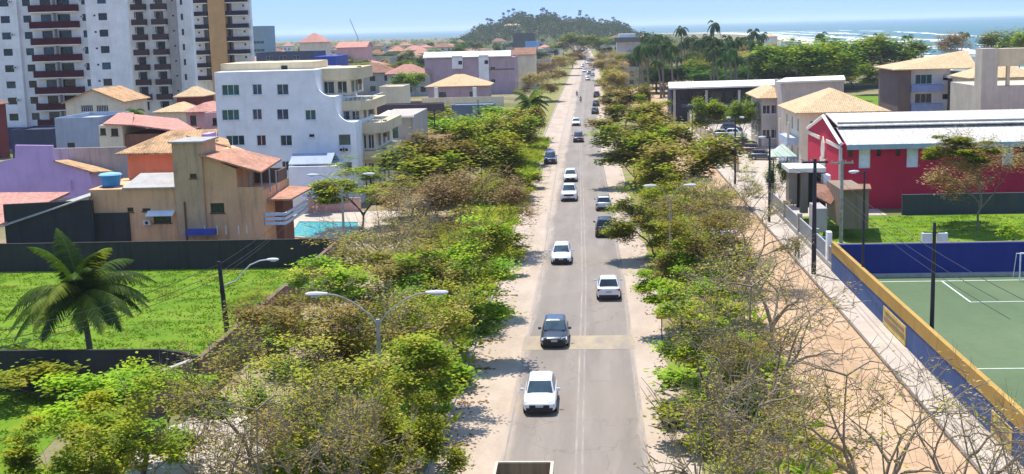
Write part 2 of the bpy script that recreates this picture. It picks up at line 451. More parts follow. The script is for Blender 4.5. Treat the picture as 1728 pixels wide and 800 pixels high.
def palm_meshes(seed, H, fl=3.2, nf=18, r=.16, bend=.5, pal='deep', leafw=.10, nl=26, droop=1.0, up=(.15,1.25)):
    rr = random.Random(seed); rs = np.random.RandomState(seed)
    mb = MB(); b = rr.uniform(0, 6.28); pts = []; rad = []
    for i in range(8):
        t = i/7; pts.append(Vector((math.cos(b)*bend*t*t, math.sin(b)*bend*t*t, H*t - (.1 if i == 0 else 0)))); rad.append(r*(1.35-.5*t if t < .2 else 1.05-.3*t))
    mb.tube(pts, rad, 8)
    top = pts[-1]
    me = bpy.data.meshes.new('trunk'); me.from_pydata([tuple(v) for v in mb.v], [], mb.f); me.polygons.foreach_set('use_smooth', [True]*len(me.polygons)); me.materials.append(PALMBARK)
    quads = []; tn = []
    p = np.array(PAL[pal] if isinstance(pal, str) else pal)
    for k in range(nf):
        az = 6.28*k/nf*1.0 + rr.gauss(0,.2) + (k % 3)*.5
        el = rr.uniform(*up) if k % 2 else rr.uniform(up[0]-.35, up[0]+.45)
        ln = fl*rr.uniform(.8,1.1); d = Vector((math.cos(az)*math.cos(el), math.sin(az)*math.cos(el), math.sin(el)))
        cur = top.copy(); prev = cur.copy(); step = ln/nl; side0 = Vector((-math.sin(az), math.cos(az), 0))
        col = p[rr.randrange(len(p))]
        for j in range(nl):
            t = j/nl
            d = (d + Vector((0,0,-.055*droop*(26/nl)*(1+t)))).normalized()
            nx = cur + d*step
            # the midrib
            w = .022*(1-t*.8)
            upv = side0.cross(d).normalized()
            quads.append([cur-side0*w, nx-side0*w, nx+side0*w, cur+side0*w]); tn.append(np.array((.22,.25,.06)))
            if j > 1:
                ll = fl*.21*math.sin(math.pi*min(1, .18+t*.85))**.7*rr.uniform(.85,1.1)
                for sg in (-1, 1):
                    ld = (side0*sg*.85 + d*.55 + Vector((0,0,-.35-.25*rr.random()))).normalized()
                    tip = cur + ld*ll + Vector((0,0,-.12*ll)); wv = d*leafw*.5
                    mid = cur + ld*ll*.5 + Vector((0,0,.03))
                    quads.append([cur-wv, mid-wv*.9, mid+wv*.9, cur+wv]); quads.append([mid-wv*.9, tip-wv*.2, tip+wv*.2, mid+wv*.9])
                    c = col*(.8+.4*rr.random()); tn += [c, c]
            cur = nx
    co = np.array([[tuple(v) for v in q] for q in quads])
    cm = quads_mesh('crown', co, np.repeat(np.array(tn), 4, 0), LEAF)
    return me, cm
PALM_PAL = [(.06,.13,.012),(.10,.18,.016),(.04,.09,.010),(.20,.27,.03)]
FARPALM = [palm_meshes(40+i, 10, fl=2.9, nf=16, r=.18, bend=1.0, pal=[(.035,.075,.022),(.05,.10,.03),(.03,.06,.02)], leafw=.34, nl=9, droop=1.35, up=(.1,1.1)) for i in range(3)]
PCOUNT = [0]
def far_palm(x, y, H, label, group=None, s=1.0, z=0):
    tm, cm = FARPALM[PCOUNT[0] % 3]; PCOUNT[0] += 1
    root = thing('palm_tree', label, 'palm tree', (x, y, z), group); root.rotation_euler.z = rnd.uniform(0, 6.28)
    root.scale = (s, s, H/10)
    mesh_obj('trunk', tm, root); o = mesh_obj('crown', cm, root)
    return root
# ------------------------------------------------------------------ light, sky, camera
sun_dir = Vector((-.15, .28, .945)).normalized()
EL = math.asin(sun_dir.z); ROT = math.atan2(sun_dir.x, sun_dir.y)
w = bpy.data.worlds.new('World'); SC.world = w; w.use_nodes = True
nt = w.node_tree; bg = nt.nodes['Background']
sky = N(nt, 'ShaderNodeTexSky', sky_type='NISHITA', sun_disc=False, sun_elevation=EL, sun_rotation=ROT, altitude=0, air_density=1.0, dust_density=0.0, ozone_density=1.2)
tc = N(nt, 'ShaderNodeTexCoord'); va = N(nt, 'ShaderNodeVectorMath', operation='ADD'); va.inputs[1].default_value = (0,0,SKYLIFT); nt.links.new(tc.outputs['Generated'], va.inputs[0])
vn = N(nt, 'ShaderNodeVectorMath', operation='NORMALIZE'); nt.links.new(va.outputs[0], vn.inputs[0]); nt.links.new(vn.outputs[0], sky.inputs[0])
nt.links.new(sky.outputs[0], bg.inputs['Color']); bg.inputs['Strength'].default_value = SKYS
L = bpy.data.lights.new('sun', 'SUN'); L.energy = 3.1; L.angle = R(.53); L.color = (1.0, .945, .86)
lo = bpy.data.objects.new('sun', L); COL.objects.link(lo); lo.rotation_euler = sun_dir.to_track_quat('Z', 'Y').to_euler(); lo.location = (-60, 60, 120)
cam = bpy.data.cameras.new('camera'); co_ = bpy.data.objects.new('camera', cam); COL.objects.link(co_)
cam.sensor_width = 36.0; cam.lens = 36.0*FOC/W0; cam.clip_start = .5; cam.clip_end = 90000
M3 = Matrix((AX, AY, AZ))       # rows: the world axes seen from the camera
co_.matrix_world = Matrix.Translation(CAM) @ M3.to_4x4()
SC.camera = co_
SC.view_settings.view_transform = 'Standard'; SC.view_settings.look = 'None'; SC.view_settings.gamma = 1; SC.view_settings.exposure = EXPOSURE
SC.cycles.max_bounces = 6; SC.cycles.diffuse_bounces = 3; SC.cycles.transparent_max_bounces = 4; SC.cycles.volume_bounces = 1
SC.cycles.use_denoising = True

def sheet(name, pts, z, mat, kind='structure'):
    mb = MB(); mb.poly([(p[0], p[1], z) for p in pts]); return tag(mb.build(name, mat, loc=(0,0,0)), kind=kind)
def strip(name, left, right, z, mat, kind='structure'):
    # a ribbon between two polylines given as lists of (x, y)
    mb = MB()
    for (a, b), (c, d) in zip(zip(left, left[1:]), zip(right, right[1:])):
        mb.quad((a[0],a[1],z), (c[0],c[1],z), (d[0],d[1],z), (b[0],b[1],z))
    return tag(mb.build(name, mat, loc=(0,0,0)), kind=kind)

# ------------------------------------------------------------------ sea and land
m, nt, b = _new('sea_water')
v = coords(nt, (.5, 1, 1)); f = noise(nt, v, .02, 6, .6); f2 = noise(nt, coords(nt, (.25, 1, 1)), .25, 5, .65)
vs = coords(nt, (.0009, .0018, 1)); fs = noise(nt, vs, 1, 4)
a = ramp(nt, fs, [(.35, (.045,.13,.145)), (.65, (.075,.18,.18))])
foam = math_(nt, 'MULTIPLY', ramp(nt, noise(nt, coords(nt, (.003, .02, 1)), 1.0, 7, .65), [(.66, 0.0), (.74, 1.0)]), .55)
a = mixc(nt, foam, a, (.75,.78,.78))
nt.links.new(a, b.inputs['Base Color']); b.inputs['Roughness'].default_value = .45; b.inputs['Specular IOR Level'].default_value = .18
bump(nt, b, f2, .6, .6)
SEA = m
sheet('sea', [(-42000,-2000),(42000,-2000),(42000,52000),(-42000,52000)], -1.2, SEA)
coast = [(165,-300),(152,440),(158,560),(170,700),(195,1000),(215,1300),(235,1650),(255,2000),(240,2400),(150,2700),(-150,2900),(-600,3100),(-1800,3400),(-6000,4200),(-16000,6000)]
LAND = groundmat('land_soil', [(.30,(.09,.115,.035)),(.45,(.16,.155,.06)),(.58,(.29,.225,.14)),(.72,(.12,.135,.04))], scale=.035, fine=1.2, fineamt=.4, finecol=(.08,.09,.03))
sheet('ground', coast + [(-16000,-300)], 0, LAND)
# pale beach and breaking surf along the shore
SAND = groundmat('beach_sand', [(.35,(.62,.55,.43)),(.65,(.72,.66,.55))], scale=.05, fine=.6, fineamt=.15, finecol=(.5,.43,.33))
bl = [(155,250)]+coast[1:13]
strip('beach', [(x-24, y-8) for x, y in bl], [(x+3, y) for x, y in bl], .05, SAND)
m, nt, b = _new('surf_foam')
f = noise(nt, coords(nt, (.05, .012, 1)), 1.0, 6, .6)
nt.links.new(ramp(nt, f, [(.38, (.30,.42,.42)), (.5, (.8,.82,.82)), (.7, (.9,.9,.9))]), b.inputs['Base Color']); b.inputs['Roughness'].default_value = .7
FOAM = m
def surf_line(off, wid, seed):
    rr = random.Random(seed); l = []; r = []
    for (x0,y0),(x1,y1) in zip(bl, bl[1:]):
        for i in range(10):
            t = i/10; x = x0+(x1-x0)*t; y = y0+(y1-y0)*t; k = 1+y/2500
            c = x+off*k+rr.gauss(0,wid*.25); ww = wid*max(0.02, rr.gauss(.45,.5))*k
            l.append((c-ww/2, y)); r.append((c+ww/2, y))
    strip('surf', l, r, -1.1+.04*seed, FOAM)
surf_line(10, 24, 1); surf_line(36, 24, 2); surf_line(66, 18, 3); surf_line(112, 10, 4)

# ------------------------------------------------------------------ road
def cx(y):      # the road drifts slightly to the left with distance
    pts = [(20,-1.1),(100,-1.1),(146,-1.6),(222,-2.4),(340,-2.6),(640,-2.5),(1000,-6),(1500,-14)]
    for (a, xa), (b_, xb) in zip(pts, pts[1:]):
        if y <= b_: return xa+(xb-xa)*(y-a)/(b_-a)
    return pts[-1][1]
YS = [15,40,60,80,100,120,145,170,200,240,290,340,420,520,640,800,1000,1250,1500]
def along(off): return [(cx(y)+off, y) for y in YS]
m, nt, b = _new('asphalt')
g = N(nt, 'ShaderNodeNewGeometry'); sp = N(nt, 'ShaderNodeSeparateXYZ'); nt.links.new(g.outputs['Position'], sp.inputs[0])
n1 = noise(nt, coords(nt, (1, .12, 1)), .9, 6, .65); n2 = noise(nt, coords(nt), 9, 4, .7); n3 = noise(nt, coords(nt, (.8,.05,1)), .5, 5, .6); n4 = noise(nt, coords(nt), .07, 4)
a = ramp(nt, n1, [(.3, (.215,.182,.152)), (.5, (.258,.219,.183)), (.7, (.30,.256,.214))])
a = mixc(nt, math_(nt, 'MULTIPLY', ramp(nt, n2, [(.5, 0.0), (.8, 1.0)]), .3), a, (.19,.165,.14))
a = mixc(nt, math_(nt, 'MULTIPLY', ramp(nt, n4, [(.45, 0.0), (.6, 1.0)]), .4), a, (.29,.24,.19))
# polished wheel tracks: darker, repeated once per half lane
tr = math_(nt, 'ABSOLUTE', math_(nt, 'SINE', math_(nt, 'MULTIPLY', math_(nt, 'ADD', sp.outputs[0], 1.0), math.pi/1.72)))
a = mixc(nt, math_(nt, 'MULTIPLY', math_(nt, 'MULTIPLY', tr, n3), .45), a, (.18,.157,.133))
# dust blown over both margins
dx = math_(nt, 'ABSOLUTE', math_(nt, 'ADD', sp.outputs[0], 1.05))
e = math_(nt, 'ADD', dx, math_(nt, 'MULTIPLY_ADD', n1, 1.5, -.75))
a = mixc(nt, math_(nt, 'MULTIPLY', ramp(nt, math_(nt, 'MULTIPLY', e, .2), [(.60, 0.0), (.72, 1.0)]), .75), a, (.47,.375,.285))
vo = N(nt, 'ShaderNodeTexVoronoi', feature='DISTANCE_TO_EDGE'); vo.inputs['Scale'].default_value = .22; nz = N(nt, 'ShaderNodeTexNoise'); nz.inputs['Scale'].default_value = .8
wv = N(nt, 'ShaderNodeVectorMath', operation='MULTIPLY_ADD'); nt.links.new(coords(nt), nz.inputs['Vector']); nt.links.new(nz.outputs['Color'], wv.inputs[0]); wv.inputs[1].default_value = (2.2,2.2,0); nt.links.new(coords(nt, (1,.6,1)), wv.inputs[2]); nt.links.new(wv.outputs[0], vo.inputs['Vector'])
a = mixc(nt, math_(nt, 'MULTIPLY', ramp(nt, vo.outputs['Distance'], [(.0, 1.0), (.012, 0.0)]), .32), a, (.10,.085,.07))
vp = N(nt, 'ShaderNodeTexVoronoi', feature='F1'); vp.inputs['Scale'].default_value = .16; nt.links.new(coords(nt, (1.6,.7,1)), vp.inputs['Vector']); a = mixc(nt, math_(nt, 'MULTIPLY', ramp(nt, vp.outputs['Color'], [(.70, 0.0), (.72, 1.0)]), .22), a, (.17,.15,.13))
nt.links.new(a, b.inputs['Base Color']); b.inputs['Roughness'].default_value = .85; b.inputs['Specular IOR Level'].default_value = .25; bump(nt, b, n2, .3, .02)
ASPH = m
SHOULD = groundmat('dusty_paving', [(.3,(.37,.292,.22)),(.5,(.45,.36,.275)),(.7,(.52,.42,.325))], scale=.45, fine=3.5, fineamt=.28, finecol=(.27,.205,.145), stretch=(1,.35,1), bumpd=.02)
DIRT = groundmat('pink_dirt', [(.3,(.35,.23,.135)),(.45,(.47,.31,.185)),(.6,(.54,.37,.23)),(.75,(.49,.38,.25))], scale=.3, fine=2.0, fineamt=.6, finecol=(.27,.19,.12), stretch=(1,.3,1), bumpd=.06)
VERGE = groundmat('verge_grass', [(.30,(.17,.23,.03)),(.45,(.23,.24,.06)),(.58,(.30,.23,.13)),(.72,(.20,.25,.04))], scale=.28, fine=4, fineamt=.55, finecol=(.13,.12,.04), bumpd=.12)
LITTER = groundmat('leaf_litter', [(.30,(.28,.24,.10)),(.45,(.36,.28,.17)),(.58,(.42,.33,.22)),(.72,(.24,.24,.07))], scale=.3, fine=4, fineamt=.6, finecol=(.17,.13,.07), bumpd=.12)
CONC = groundmat('pale_paving', [(.3,(.40,.335,.265)),(.5,(.47,.40,.325)),(.7,(.53,.46,.385))], scale=.4, fine=3, fineamt=.25, finecol=(.31,.25,.20), bumpd=.02)
rr = random.Random(3)
strip('shoulder', along(-6.65), along(5.9), .008, SHOULD)
strip('road', along(-3.55), along(3.45), .016, ASPH)
# painted lines, worn
m, nt, b = _new('worn_paint_white'); n1 = noise(nt, coords(nt, (1,.15,1)), 2.2, 5, .7)
nt.links.new(ramp(nt, n1, [(.42, (.25,.215,.185)), (.72, (.37,.31,.25))]), b.inputs['Base Color']); b.inputs['Roughness'].default_value = .8; LINEW = m
m, nt, b = _new('worn_paint_yellow'); n1 = noise(nt, coords(nt, (1,.35,1)), .75, 5, .65)
nt.links.new(ramp(nt, n1, [(.36, (.26,.22,.175)), (.70, (.42,.325,.195))]), b.inputs['Base Color']); b.inputs['Roughness'].default_value = .8; LINEY = m
def lane_line(off, wid, mat, y0=15, y1=640):
    ys = [y for y in range(y0, y1, 12)] + [y1]
    strip('lane_marking', [(cx(y)+off-wid/2, y) for y in ys], [(cx(y)+off+wid/2, y) for y in ys], .022, mat)
lane_line(.06, .11, LINEW); lane_line(.36, .11, LINEW); lane_line(3.22, .10, LINEW); lane_line(-3.3, .10, LINEW)
# raised crossing band with faded yellow bars
mb = MB(); y0, y1 = 77.6, 81.2; c = cx(80)
prof = [(y0,.02),(y0+.7,.07),((y0+y1)/2,.10),(y1-.7,.07),(y1,.02)]
for (ya, za), (yb, zb) in zip(prof, prof[1:]): mb.quad((c-3.6,ya,za),(c+3.5,ya,za),(c+3.5,yb,zb),(c-3.6,yb,zb))
tag(mb.build('speed_hump', ASPH, loc=(0,0,0)), kind='structure')
mb = MB()
for xa, xb in ((-3.55,3.42),):
    for (ya, za), (yb, zb) in zip(prof, prof[1:]): mb.quad((c+xa,ya,za+.006),(c+xb,ya,za+.006),(c+xb,yb,zb+.006),(c+xa,yb,zb+.006))
tag(mb.build('hump_marking', LINEY, loc=(0,0,0)), kind='structure')

# verges under the two tree belts, kerbs, service roads
def wob(off, amp, seed, ys=None):
    r_ = random.Random(seed); return [(cx(y)+off+r_.uniform(-amp, amp), y) for y in (ys or YF)]
YF = [15+3.0*i for i in range(45)] + [155+12*i for i in range(40)] + [640,800,1000]
strip('left_verge', wob(-15.2, .8, 1), [(cx(y)-6.78, y) for y in YF], .11, VERGE)
strip('left_litter', [(-22.0,67),(-22.0,107),(-20.5,140)], [(-14.9,67),(-14.9,107),(-14.9,140)], .03, LITTER)
strip('right_verge', wob(5.7, .55, 2), wob(11.4, 1.0, 3), .035, VERGE)
KERB = plaster('kerb_stone', (.40,.35,.29), amount=.7)
mb = MB()
for ya, yb in zip(YF, YF[1:]):
    mb.quad((cx(ya)-6.78,ya,.15),(cx(ya)-6.6,ya,.15),(cx(yb)-6.6,yb,.15),(cx(yb)-6.78,yb,.15)); mb.quad((cx(ya)-6.6,ya,.0),(cx(yb)-6.6,yb,.0),(cx(yb)-6.6,yb,.15),(cx(ya)-6.6,ya,.15))
tag(mb.build('left_kerb', KERB, loc=(0,0,0)), kind='structure')
strip('dirt_road', wob(10.2, .5, 4), [(16.8+.0*y, y) for _, y in wob(0,0,1)], .02, DIRT)
mb = MB(); ys = [15,60,100,140,200,260]
for ya, yb in zip(ys, ys[1:]):
    mb.quad((16.9,ya,.14),(18.9,ya,.14),(18.9,yb,.14),(16.9,yb,.14)); 
tag(mb.build('right_sidewalk', CONC, loc=(0,0,0)), kind='structure')
mb = MB().box(16.74, 16.9, 15, 260, -.1, .15); tag(mb.build('right_kerb', plaster('kerb_dark', (.20,.16,.13), amount=.6), loc=(0,0,0)), kind='structure')
strip('side_street', [(-24,15),(-24,58),(-22,63),(-20,67)], [(-14.6,15),(-14.6,58),(-14.8,63),(-15,67)], .012, CONC)
strip('far_dirt_road', [(16.9,260),(15,400),(14,640)], [(24,260),(26,400),(26,640)], .03, DIRT)

# grass lots
GRASS = groundmat('lawn_grass', [(.30,(.06,.135,.008)),(.43,(.115,.21,.010)),(.55,(.15,.24,.013)),(.66,(.22,.245,.04)),(.74,(.13,.215,.012))], scale=.42, fine=2.4, fineamt=.6, finecol=(.08,.18,.008), stretch=(.5,1,1), bumpd=.15)
sheet('left_lawn', [(-60,69.5),(-25,69.5),(-22.1,67.6),(-22.1,107),(-60,107)], .02, GRASS)
sheet('front_lawn', [(-60,40),(-29,40),(-27.2,58),(-28.5,69.3),(-60,69.3)], .02, GRASS)
sheet('right_lawn', [(19.3,99.6),(62,99.6),(62,131),(19.3,131)], .02, GRASS)
sheet('far_lawn', [(58,258),(100,258),(100,345),(52,345)], .05, GRASS)

GP2 = [(.14,.24,.010),(.17,.265,.014),(.10,.185,.010),(.23,.25,.04)]
def blades(name, region, n, h, pal, seed, z=.02, wd=.09):
    rs = np.random.RandomState(seed); x0,x1,y0,y1 = region
    cl = np.stack([rs.uniform(x0,x1,n//14), rs.uniform(y0,y1,n//14), np.full(n//14, z)], 1)
    c = np.repeat(cl, 14, 0) + rs.randn(n//14*14, 3)*np.array((.35,.3,0)); n = len(c)
    hd = rs.rand(n)*6.283; hh = h*(.5+rs.rand(n)); ww = wd*(1+.9*rs.rand(n))
    dx, dy = np.cos(hd), np.sin(hd); q = np.empty((n,4,3))
    q[:,0] = c; q[:,1] = c; q[:,0,0] -= dx*ww; q[:,0,1] -= dy*ww; q[:,1,0] += dx*ww; q[:,1,1] += dy*ww
    tip = c + np.stack([rs.randn(n)*1.1*hh, rs.randn(n)*1.1*hh, hh], 1)
    q[:,2] = tip; q[:,3] = tip; q[:,2,0] += dx*ww*.2; q[:,3,0] -= dx*ww*.2
    t = tints(n//14, 14, pal, rs)
    return tag(mesh_obj(name, quads_mesh(name, q, np.repeat(t, 4, 0), LEAF)), kind='stuff')
GP = [(.13,.245,.010),(.16,.28,.013),(.11,.21,.009),(.20,.28,.025)]
blades('grass', (-58,-22.6,70,106.5), 26000, .10, GP2, 1, wd=.045)
blades('grass', (-40,-29,45,69), 7000, .10, GP2, 2, wd=.045)
blades('grass', (20,60,114,130), 9000, .08, GP2, 3, wd=.045)
blades('undergrowth', (-15.2,-8,45,230), 26000, .34, mixpal('bright','olive','green'), 4, .1)
blades('undergrowth', (5.6,11.0,45,230), 16000, .32, mixpal('bright','olive','brown'), 5)
# fallen leaves and litter by the kerbs
def litter(x0, x1, y0, y1, n, seed, z):
    rs = np.random.RandomState(seed)
    c = np.stack([x0+(x1-x0)*rs.rand(n)**1.8, rs.uniform(y0,y1,n), np.full(n,z)], 1)
    c[:,1] += np.sin(c[:,1]*.9)*1.5
    tag(mesh_obj('leaf_litter', leaf_mesh('leaf_litter', c, .20, .13, tints(n, 1, [(.24,.15,.08),(.17,.11,.06),(.32,.22,.11)], rs), .9, rs)), kind='stuff')
litter(-7.55,-5.9,45,200,2600,1,.03); litter(6.9,3.4,45,200,2600,2,.04)
# ------------------------------------------------------------------ building kit
GL_D = glass('window_glass_dark', (.012,.018,.024)); GL_G = glass('window_glass_green', (.01,.10,.085)); GL_B = glass('window_glass_blue', (.03,.07,.11))
GL_T = glass('window_glass_teal', (.012,.055,.065))
WFR = plain('white_frame', (.72,.73,.74), .6); DFR = plain('dark_frame', (.06,.05,.05), .6); BFR = plain('brown_frame', (.16,.08,.04), .7)
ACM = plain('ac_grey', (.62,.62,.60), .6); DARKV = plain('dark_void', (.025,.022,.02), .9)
class Block:
    def __init__(s, root, mat, x0, x1, y0, y1, z0, z1, name='wall'):
        s.root, s.mat, s.b, s.name = root, mat, (x0,x1,y0,y1,z0,z1), name
        s.o = {'f':[], 'r':[], 'l':[], 'b':[]}; s.wins = []
    def pt(s, f, u, z, d=0.0):
        x0,x1,y0,y1,z0,z1 = s.b
        return {'f':(x0+u,y0+d,z),'b':(x0+u,y1-d,z),'r':(x1-d,y0+u,z),'l':(x0+d,y0+u,z)}[f]
    def win(s, f, u, z, w, h, pane=None, frame=None, depth=.14, bars=1, kind='window', sill=True):
        # u, z: the centre, measured along the wall from its own left end / in world height
        s.o[f].append((u-w/2, u+w/2, z-h/2, z+h/2, depth)); s.wins.append((f, u, z, w, h, pane or GL_D, frame or WFR, depth, bars, kind, sill))
    def winp(s, px, py, wpx, hpx, **k):     # a window of the front wall, measured in the photograph
        y0 = s.b[2]; p = P(px, py, y0); kk = y0/FOC
        s.win('f', p.x-s.b[0], p.z, wpx*kk, hpx*kk, **k)
    def build(s, roof=True):
        x0,x1,y0,y1,z0,z1 = s.b; mb = MB()
        for f in 'frlb':
            Wd = (x1-x0) if f in 'fb' else (y1-y0)
            us = sorted({0.0, Wd} | {max(0,min(Wd,v)) for r_ in s.o[f] for v in r_[:2]}); zs = sorted({z0, z1} | {max(z0,min(z1,v)) for r_ in s.o[f] for v in r_[2:4]})
            for ua, ub in zip(us, us[1:]):
                za_run = None
                for za, zb in zip(zs, zs[1:]):
                    um, zm = (ua+ub)/2, (za+zb)/2
                    if any(r_[0] < um < r_[1] and r_[2] < zm < r_[3] for r_ in s.o[f]): continue
                    mb.quad(s.pt(f,ua,za), s.pt(f,ub,za), s.pt(f,ub,zb), s.pt(f,ua,zb))
            for (ua,ub,za,zb,d) in s.o[f]:
                for (a,b_) in (((ua,za),(ub,za)),((ub,za),(ub,zb)),((ub,zb),(ua,zb)),((ua,zb),(ua,za))):
                    mb.quad(s.pt(f,*a), s.pt(f,*b_), s.pt(f,*b_,d), s.pt(f,*a,d))
        if roof: mb.quad((x0,y0,z1),(x1,y0,z1),(x1,y1,z1),(x0,y1,z1))
        wl = mb.build(s.name, s.mat, s.root)
        for (f,u,z,w_,h,pane,frame,depth,bars,kind,sill) in s.wins:
            fm = MB(); t = .05
            def bar(ua,ub,za,zb,d0,d1):
                a = s.pt(f,ua,za,d0); b_ = s.pt(f,ub,zb,d1)
                fm.box(min(a[0],b_[0]),max(a[0],b_[0]),min(a[1],b_[1]),max(a[1],b_[1]),za,zb)
            e = .004; d0, d1 = depth-.07, depth-.01
            bar(u-w_/2+e,u-w_/2+t,z-h/2+e,z+h/2-e,d0,d1); bar(u+w_/2-t,u+w_/2-e,z-h/2+e,z+h/2-e,d0,d1)
            bar(u-w_/2+t,u+w_/2-t,z-h/2+e,z-h/2+t,d0,d1); bar(u-w_/2+t,u+w_/2-t,z+h/2-t,z+h/2-e,d0,d1)
            for k in range(bars):
                uc = u-w_/2+w_*(k+1)/(bars+1); bar(uc-.03,uc+.03,z-h/2+t,z+h/2-t,d0+.01,d1-.005)
            if sill: bar(u-w_/2-.08,u+w_/2+.08,z-h/2-.09,z-h/2-.004,-.09,-.003)
            fr = fm.build(kind, frame, s.root)
            pm = MB(); pm.quad(s.pt(f,u-w_/2+e,z-h/2+e,depth-.004), s.pt(f,u+w_/2-e,z-h/2+e,depth-.004), s.pt(f,u+w_/2-e,z+h/2-e,depth-.004), s.pt(f,u-w_/2+e,z+h/2-e,depth-.004))
            pm.build('pane', pane, fr)
        return wl
def boxpart(name, root, mat, *b): return MB().box(*b).build(name, mat, root)
def ac_unit(root, x, y, z, s=.5):
    o = boxpart('air_conditioner', root, ACM, x-s*.8, x+s*.8, y-s, y-.004, z-s*.5, z+s*.5)
    MB().tube([(x, y-s-.02, z), (x, y-s-.004, z)], s*.36, 12).build('fan_grille', DARKV, o)
def balcony(root, x0, x1, y0, y1, z, mat, ph=1.05, slabmat=None, name='balcony', rail=None):
    o = boxpart(name, root, slabmat or mat, x0, x1, y0, y1, z-.16, z)
    mb = MB(); mb.box(x0, x1, y0, y0+.12, z+.002, z+ph); mb.box(x0, x0+.12, y0+.12, y1-.002, z+.002, z+ph); mb.box(x1-.12, x1, y0+.12, y1-.002, z+.002, z+ph)
    mb.build('parapet', mat, o)
    return o
def roof_wall_cap(root, mat, x0,x1,y0,y1,z,h=.9,t=.18, name='parapet'):
    mb = MB(); mb.box(x0,x1,y0,y0+t,z,z+h); mb.box(x0,x1,y1-t,y1,z,z+h); mb.box(x0,x0+t,y0+t,y1-t,z,z+h); mb.box(x1-t,x1,y0+t,y1-t,z,z+h)
    return mb.build(name, mat, root)
# paints
WH_TOWER = plaster('tower_white', (.87,.855,.825), amount=.16); WH_TOWER2 = plaster('tower_white_cool', (.83,.815,.79), amount=.28); STAIN = plaster('stained_concrete', (.42,.39,.37), amount=.6)
MAROON = plaster('maroon_parapet', (.075,.010,.018), dirt=(.03,.01,.01), amount=.3); BRNPAR = plaster('brown_parapet', (.085,.05,.055), dirt=(.04,.03,.03), amount=.3); NAVY = plaster('dark_parapet', (.03,.018,.032), amount=.2)
OCHRE = plaster('ochre_stripe', (.56,.33,.15), amount=.25); WHITEP = plaster('white_plaster', (.88,.875,.855), dirt=(.52,.50,.47), amount=.2)
BEIGE = plaster('beige_plaster', (.70,.57,.36), dirt=(.33,.27,.18), amount=.4); CREAM = plaster('cream_plaster', (.78,.67,.49), dirt=(.42,.34,.25), amount=.35)
TAN = plaster('tan_plaster', (.78,.43,.225), dirt=(.17,.125,.085), amount=.6); CORAL = plaster('coral_plaster', (.72,.24,.13), dirt=(.38,.15,.1), amount=.35)
LILAC = plaster('lilac_plaster', (.60,.40,.68), dirt=(.42,.30,.48), amount=.4); PINK = plaster('pink_plaster', (.68,.40,.38), dirt=(.35,.2,.18), amount=.4)
RAWGREY = plaster('raw_grey_render', (.42,.38,.36), dirt=(.16,.14,.13), amount=.7); BLUEGREY = plaster('blue_grey_render', (.36,.41,.48), dirt=(.2,.2,.22), amount=.5); DARKW = plaster('dark_shaded_wall', (.045,.043,.042), dirt=(.015,.017,.018), amount=.8)  # DARKW: near-black, with the walls' shade put into the colour
BRICK = plaster('bare_brick', (.27,.12,.08), dirt=(.12,.06,.05), amount=.6); BRICKD = plaster('brick_dark', (.20,.13,.10), dirt=(.07,.05,.04), amount=.8)
CRIMSON = plaster('crimson_plaster', (.56,.026,.065), dirt=(.38,.03,.06), amount=.3); MAUVE = plaster('mauve_plaster', (.45,.33,.38), dirt=(.22,.16,.2), amount=.35)
CONCR = plaster('weathered_concrete', (.42,.40,.36), dirt=(.17,.15,.13), amount=.6); ROOFW = plaster('pale_roof_sheet', (.73,.695,.63), dirt=(.45,.41,.36), amount=.45)
T_ORANGE = tiles('clay_tile_orange', (.55,.27,.17), light=(.72,.50,.38), mould=.6); T_TAN = tiles('clay_tile_tan', (.66,.47,.26), light=(.78,.62,.40), mould=.2); T_PINK = tiles('clay_tile_pink', (.60,.29,.22), light=(.72,.44,.36), mould=.35)
T_OLD = tiles('clay_tile_mottled', (.60,.36,.18), light=(.78,.58,.33), mould=.8); T_DARK = tiles('clay_tile_brown', (.33,.17,.11), light=(.46,.28,.19), mould=.6)
FIBRO = plaster('fibre_cement', (.42,.40,.37), dirt=(.18,.16,.14), amount=.7)

